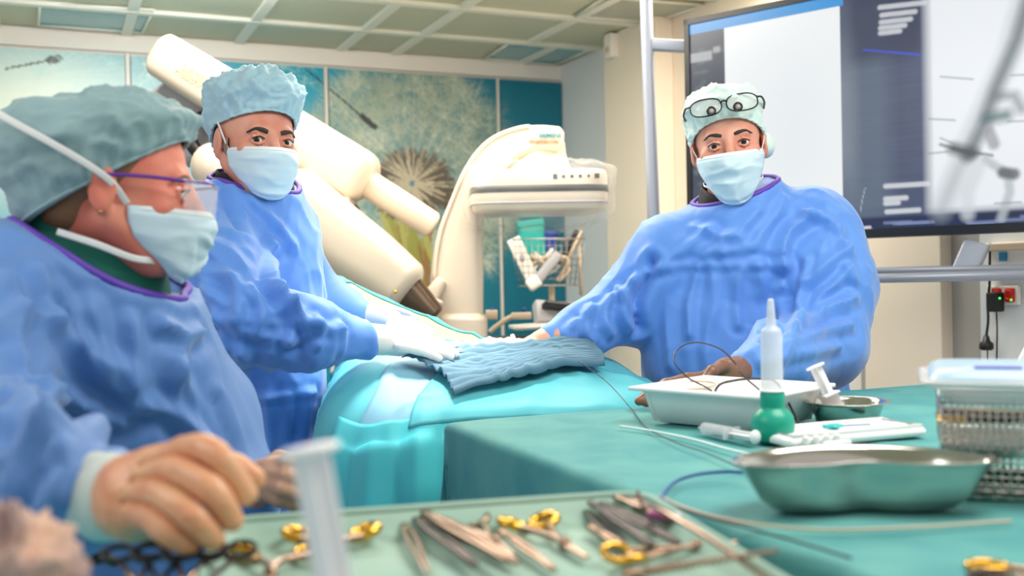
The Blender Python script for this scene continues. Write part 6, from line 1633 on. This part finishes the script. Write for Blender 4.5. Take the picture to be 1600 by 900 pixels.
# gloves
glove(sur, [([P(545, 528, 2.02), P(575, 530, 2.03), P(592, 531, 2.04), P(625, 533, 2.06)], [0.031, 0.031, 0.030, 0.031]),
            ([P(628, 526, 2.08), P(662, 528, 2.12), P(688, 537, 2.13), P(704, 548, 2.13)], [0.013, 0.0105, 0.0095, 0.0085]),
            ([P(632, 530, 2.06), P(668, 534, 2.09), P(696, 543, 2.10), P(712, 553, 2.10)], [0.013, 0.0105, 0.0095, 0.0085]),
            ([P(630, 536, 2.04), P(664, 541, 2.06), P(690, 549, 2.07), P(704, 557, 2.07)], [0.013, 0.0105, 0.0095, 0.0085]),
            ([P(626, 541, 2.02), P(654, 547, 2.03), P(674, 554, 2.04), P(686, 560, 2.04)], [0.012, 0.0098, 0.009, 0.008]),
            ([P(606, 522, 2.06), P(632, 514, 2.10), P(656, 518, 2.14), P(672, 526, 2.15)], [0.015, 0.0115, 0.0105, 0.009])], 'glove', M['glove_white'], h=0.0026)
glove(sur, [([P(545, 490, 2.38), P(570, 495, 2.37), P(588, 498, 2.37), P(612, 504, 2.36)], [0.031, 0.031, 0.030, 0.029]),
            ([P(614, 497, 2.38), P(640, 502, 2.40), P(662, 512, 2.40), P(674, 522, 2.39)], [0.013, 0.0105, 0.0095, 0.0085]),
            ([P(616, 502, 2.36), P(644, 508, 2.37), P(664, 518, 2.37), P(674, 528, 2.36)], [0.013, 0.0105, 0.0095, 0.0085]),
            ([P(614, 508, 2.34), P(640, 515, 2.35), P(658, 524, 2.35), P(666, 532, 2.34)], [0.013, 0.0105, 0.0095, 0.0085]),
            ([P(610, 512, 2.33), P(630, 520, 2.33), P(646, 528, 2.33), P(652, 535, 2.32)], [0.012, 0.0098, 0.009, 0.008]),
            ([P(596, 490, 2.39), P(616, 486, 2.42), P(636, 492, 2.44), P(648, 500, 2.44)], [0.014, 0.0115, 0.0105, 0.009])], 'glove', M['glove_lilac'], h=0.0028)

# ---- the nurse in the foreground, seen from the side
nc = P(186, 286, 1.40)
hR, H = head_frame(nc, (0.975, 0.20, -0.10), (0.06, 0, 1))
nur = thing('person', 'person in profile with grey-green cap and purple spectacles reaching over the instruments', 'person', (nc[0] - 0.05, nc[1] + 0.05, 0), None)
neckb = P(130, 400, 1.43)
gown_caps = [
    ([P(20, 452, 1.36), P(115, 438, 1.44), P(235, 492, 1.52)], [0.085, 0.070, 0.055]),
    ([P(5, 470, 1.33), P(-60, 600, 1.22), P(-50, 740, 1.06), P(60, 766, 0.965), P(135, 768, 0.925)], [0.095, 0.095, 0.082, 0.064, 0.049]),
    ([P(250, 520, 1.58), P(330, 640, 1.60), P(370, 770, 1.52), P(395, 780, 1.46)], [0.065, 0.062, 0.05, 0.036]),
    ([P(170, 620, 1.52), P(200, 800, 1.52), P(210, 1100, 1.52), P(210, 1700, 1.52)], [0.15, 0.16, 0.16, 0.17])]
gown_ells = [(P(150, 560, 1.50), (0.16, 0.13, 0.17)), (P(235, 600, 1.50), (0.085, 0.11, 0.16)), (P(262, 730, 1.50), (0.12, 0.12, 0.18))]
body_caps = [([neckb, P(130, 470, 1.50), P(160, 640, 1.53)], [0.056, 0.08, 0.09]),
             ([P(110, 450, 1.48), P(10, 480, 1.36), P(-50, 640, 1.2), P(-30, 750, 1.05), P(120, 772, 0.93), P(170, 778, 0.915)], [0.06, 0.05, 0.045, 0.04, 0.030, 0.026]),
             ([P(160, 460, 1.5), P(240, 500, 1.56), P(330, 640, 1.58), P(390, 775, 1.46), P(405, 765, 1.43)], [0.06, 0.045, 0.04, 0.028, 0.022])]
cr_n = [([(20, 430), (40, 470), (30, 530), (60, 600)], 0.010, 0.010), ([(100, 450), (130, 500), (140, 560), (190, 620)], 0.010, 0.010), ([(0, 650), (50, 620), (90, 620), (140, 640)], 0.010, 0.012), ([(10, 760), (40, 700), (80, 670)], 0.009, 0.012), ([(300, 540), (280, 600), (290, 650), (330, 690)], 0.010, 0.009), ([(70, 420), (80, 470), (110, 520), (180, 570)], 0.012, 0.012), ([(150, 480), (170, 540), (215, 600), (240, 640)], 0.012, 0.009), ([(215, 500), (222, 560), (215, 640)], 0.010, 0.010), ([(260, 500), (300, 520), (322, 515)], 0.010, 0.012),
        ([(5, 620), (30, 590), (60, 640), (90, 690)], 0.012, 0.013), ([(60, 600), (110, 640), (170, 660)], 0.012, 0.012), ([(0, 720), (60, 680), (130, 665), (220, 650)], 0.012, 0.013), ([(20, 780), (60, 720), (120, 690), (200, 670)], 0.010, 0.012), ([(60, 800), (80, 750), (110, 710)], 0.008, 0.010), ([(95, 800), (105, 760), (125, 720)], 0.007, 0.008),
        ([(0, 500), (40, 480), (90, 500)], 0.012, 0.010), ([(280, 560), (310, 620), (340, 700)], 0.012, 0.010), ([(240, 640), (290, 650), (330, 690)], 0.010, 0.010), ([(350, 620), (375, 690), (400, 760)], 0.010, -0.008)]
fw = unit(hR[:, 1] * [1, 1, 0]); sd = np.array([-fw[1], fw[0], 0])
body_and_gown(nur, M['skin_pink'], M['gown_nurse'], hR, H, neckb, body_caps, gown_caps, gown_ells, cr_n, gh=0.0065, seed=21.0, lo=0.03, rid=0.007, low=0.006, neck_r=0.050, k=0.045, ridf=8, hole=(P(150, 380, 1.43) - UZ * 0.042 - unit(hR[:, 1] * [1, 1, 0]) * 0.006, fw, sd, 0.106, -0.06, 0, 0.13))
eyes(H, hR, nur, look=np.array([1.5, 2.0, 1.0])); eyebrows(H, nur, M['hair_light'])
mk, _ = face_mask(H, nur, 0.004, 0.071, seed=8.0, zt=-0.030, wrinkle=0.005)
bouffant(H, nur, M['cap_grey'], rx=0.083, ry=0.098, zf=0.068, zs=-0.004, zb=-0.072, puff=0.020, top=0.124, seed=30.0, wr=0.005, bagy=0.06, ef=1.0, eb=1.0, dome=0.75)
for s_ in (1,):
    ribbon(mk, [H(0.070 * s_, 0.024, -0.030), H(0.086 * s_, 0.006, -0.006), H(0.100 * s_, -0.020, 0.012), H(0.108 * s_, -0.065, 0.035), H(0.100 * s_, -0.115, 0.058), H(0.085 * s_, -0.150, 0.075)], 0.0045, M['strap'], hR[:, 0] * s_)
    ribbon(mk, [H(0.045 * s_, 0.062, -0.102), H(0.066 * s_, 0.034, -0.100), H(0.074 * s_, -0.010, -0.086), H(0.062 * s_, -0.060, -0.074)], 0.0045, M['strap'], hR[:, 0] * s_)
ribbon(mk, [H(0.085, -0.148, 0.073), H(0.088, -0.155, 0.09), H(0.088, -0.152, 0.108)], 0.006, M['strap'], hR[:, 0])
# hair at the temple and nape
S = SDF(H(0, 0, 0) - 0.16, H(0, 0, 0) + 0.16, 0.004)
S.ell(H(0, -0.018, 0.028), (0.0805, 0.097, 0.090), hR, 0)
S.ell(H(0, -0.055, -0.045), (0.058, 0.045, 0.035), hR, 0.02)
S.cut(H(0, 0.055, 0.0), H(0, 1, 0) - H(0, 0, 0)); S.cut(H(0, 0.04, -0.02), unit(H(0, 0.8, -0.9) - H(0, 0, 0)))
V, Q = S.mesh(2); mobj('hair', V, Q, M['hair_light'], nur)
mb = MB(); mb.ell(H(0.090, -0.004, -0.044), 0.0022); mb.obj('earring', M['gold'], nur)
# spectacles
mb = MB()
for s_ in (-1, 1):
    mb.tube(catmull([H(0.066 * s_, 0.098, 0.006), H(0.076 * s_, 0.060, 0.007), H(0.083 * s_, 0.02, 0.006), H(0.087 * s_, -0.008, 0.004)], 5), 0.0026, 8)
mb.tube(catmull([H(0.066, 0.098, 0.006), H(0.034, 0.122, 0.008), H(0.0, 0.128, 0.004), H(-0.034, 0.122, 0.008), H(-0.066, 0.098, 0.006)], 5), 0.0026, 8)
sp = mb.obj('spectacles', M['frame_purple'], nur)
u = np.linspace(-1, 1, 40)[:, None]; v = np.linspace(0, 1, 10)[None, :]
Gx = 0.070 * np.sin(u * math.pi / 2) + 0 * v; Gy = 0.094 + 0.036 * np.cos(u * math.pi / 2) + 0 * v; Gz = 0.006 - 0.046 * v * (1 - 0.25 * np.abs(u) ** 2)
G = np.stack([Gx, Gy, Gz], -1) @ hR.T + H(0, 0, 0)
mb = MB(); mb.grid(G); mb.obj('shield_lens', M['lens'], sp, mods=[solid(0.0015)])
# collars
fw = unit(hR[:, 1] * [1, 1, 0]); sd = np.array([-fw[1], fw[0], 0])
cN = P(150, 380, 1.43)
collar(nur, M['black_cloth'], cN, unit(np.array([0.05, -0.0, 1])), 0.064, 0.074, -0.02, 0.030, fw, 'undershirt_collar', 0.046, flare=0.01)
collar(nur, M['green_cloth'], cN - UZ * 0.012, unit(np.array([0.0, -0.0, 1])), 0.076, 0.088, -0.03, 0.026, fw, 'scrub_collar', 0.056, flare=0.012)
a = np.linspace(0, 2 * math.pi, 60, endpoint=False)
ab = np.linspace(math.pi * 0.80, math.pi * 2.30, 50)
# right hand: big tan gloved fist in front
ax = unit(P(190, 778, 0.90) - P(118, 772, 0.935))
c0_ = P(118, 772, 0.935)
mb = MB(); L = np.linalg.norm(P(196, 779, 0.90) - c0_)
prof = [(0.034, -0.03), (0.040, 0.0), (0.0415, L * 0.2), (0.0395, L * 0.55), (0.0385, L * 0.6), (0.0395, L * 0.65), (0.037, L), (0.034, L + 0.01)]
mb.lathe(prof, c0_, ax, 40); mb.obj('knitted_cuff', M['cuff'], nur)
W0 = P(188, 780, 0.905)
def finger(p, r): return ([np.asarray(q) for q in p], r)
fr_ = [0.0142, 0.0125, 0.0108, 0.0090]
hand_paths = [
    ([W0, P(212, 768, 0.888), P(240, 742, 0.878)], [0.033, 0.031, 0.022]), ([W0, P(214, 790, 0.872), P(232, 786, 0.862)], [0.030, 0.028, 0.020]),
    ([P(215, 765, 0.885), P(262, 735, 0.885)], [0.028, 0.020])]
fingers_ = [
    ([P(240, 735, 0.878), P(300, 703, 0.858), P(342, 716, 0.835), P(384, 772, 0.838)], [0.016, 0.0135, 0.0118, 0.0098]),
    ([P(232, 758, 0.870), P(276, 738, 0.842), P(332, 768, 0.818), P(362, 812, 0.826)], [0.016, 0.0135, 0.0118, 0.0098]),
    ([P(222, 780, 0.862), P(248, 772, 0.836), P(300, 808, 0.806), P(334, 842, 0.816)], [0.0155, 0.013, 0.0112, 0.0094]),
    ([P(216, 800, 0.858), P(234, 806, 0.834), P(264, 832, 0.808), P(296, 852, 0.816)], [0.0145, 0.0122, 0.0104, 0.0088]),
    ([P(232, 745, 0.905), P(312, 722, 0.915), P(362, 728, 0.905), P(398, 748, 0.895)], [0.020, 0.0138, 0.0118, 0.0098])]
allp = np.vstack([p for p, _ in hand_paths + fingers_])
S = SDF(allp.min(0) - 0.055, allp.max(0) + 0.05, 0.0018)
for p, r in hand_paths: S.chain(p, r, 0.012)
base_d = S.d.copy()
parts_ = []
for p, r in fingers_:
    S.d = np.full(S.dim, 1.0, np.float32); pts_ = catmull(p, 5); S.chain(pts_, np.interp(np.linspace(0, 1, len(pts_)), np.linspace(0, 1, 4), r), 0.002); parts_.append(S.d.copy())
D = base_d
for q in parts_:                                         # every finger blends into the palm, fingers stay apart from each other
    hh = np.maximum(0.012 - np.abs(base_d - q), 0) / 0.012
    D = np.minimum(D, np.minimum(base_d, q) - hh * hh * 0.012 * 0.25)
for a_i in range(5):                                     # a crease where two fingers touch
    for b_i in range(a_i + 1, 5):
        gap_ = np.abs(parts_[a_i] - parts_[b_i]); near = (np.minimum(parts_[a_i], parts_[b_i]) < 0.004) & (base_d > -0.012)
        D = np.where(near, np.maximum(D, D + 0.0042 * np.clip(1 - gap_ / 0.003, 0, 1)), D)
S.d = D.astype(np.float32)
V, Q = S.mesh(2)
V = V + normals(V, Q) * (0.0008 * (ridged(V * 60) - 0.4))[:, None]
mobj('glove', V, Q, M['glove_tan'], nur)
# left hand behind
glove(nur, [([P(395, 772, 1.46), P(412, 752, 1.43), P(425, 745, 1.415)], [0.030, 0.030, 0.028]),
            ([P(428, 730, 1.41), P(450, 724, 1.395), P(468, 730, 1.40), P(470, 742, 1.41)], [0.014, 0.011, 0.0105, 0.009]),
            ([P(424, 740, 1.40), P(448, 744, 1.385), P(466, 750, 1.39), P(466, 758, 1.40)], [0.014, 0.011, 0.0105, 0.009]),
            ([P(416, 755, 1.40), P(440, 764, 1.38), P(464, 772, 1.385), P(464, 779, 1.395)], [0.014, 0.011, 0.0105, 0.009]),
            ([P(414, 768, 1.40), P(436, 780, 1.385), P(458, 786, 1.39), P(460, 792, 1.40)], [0.013, 0.0105, 0.0095, 0.0085]),
            ([P(412, 738, 1.43), P(436, 716, 1.43), P(458, 716, 1.42)], [0.015, 0.0115, 0.0095])], 'glove', mat('brown_tan_glove', (196, 150, 124), 0.4), h=0.0026)
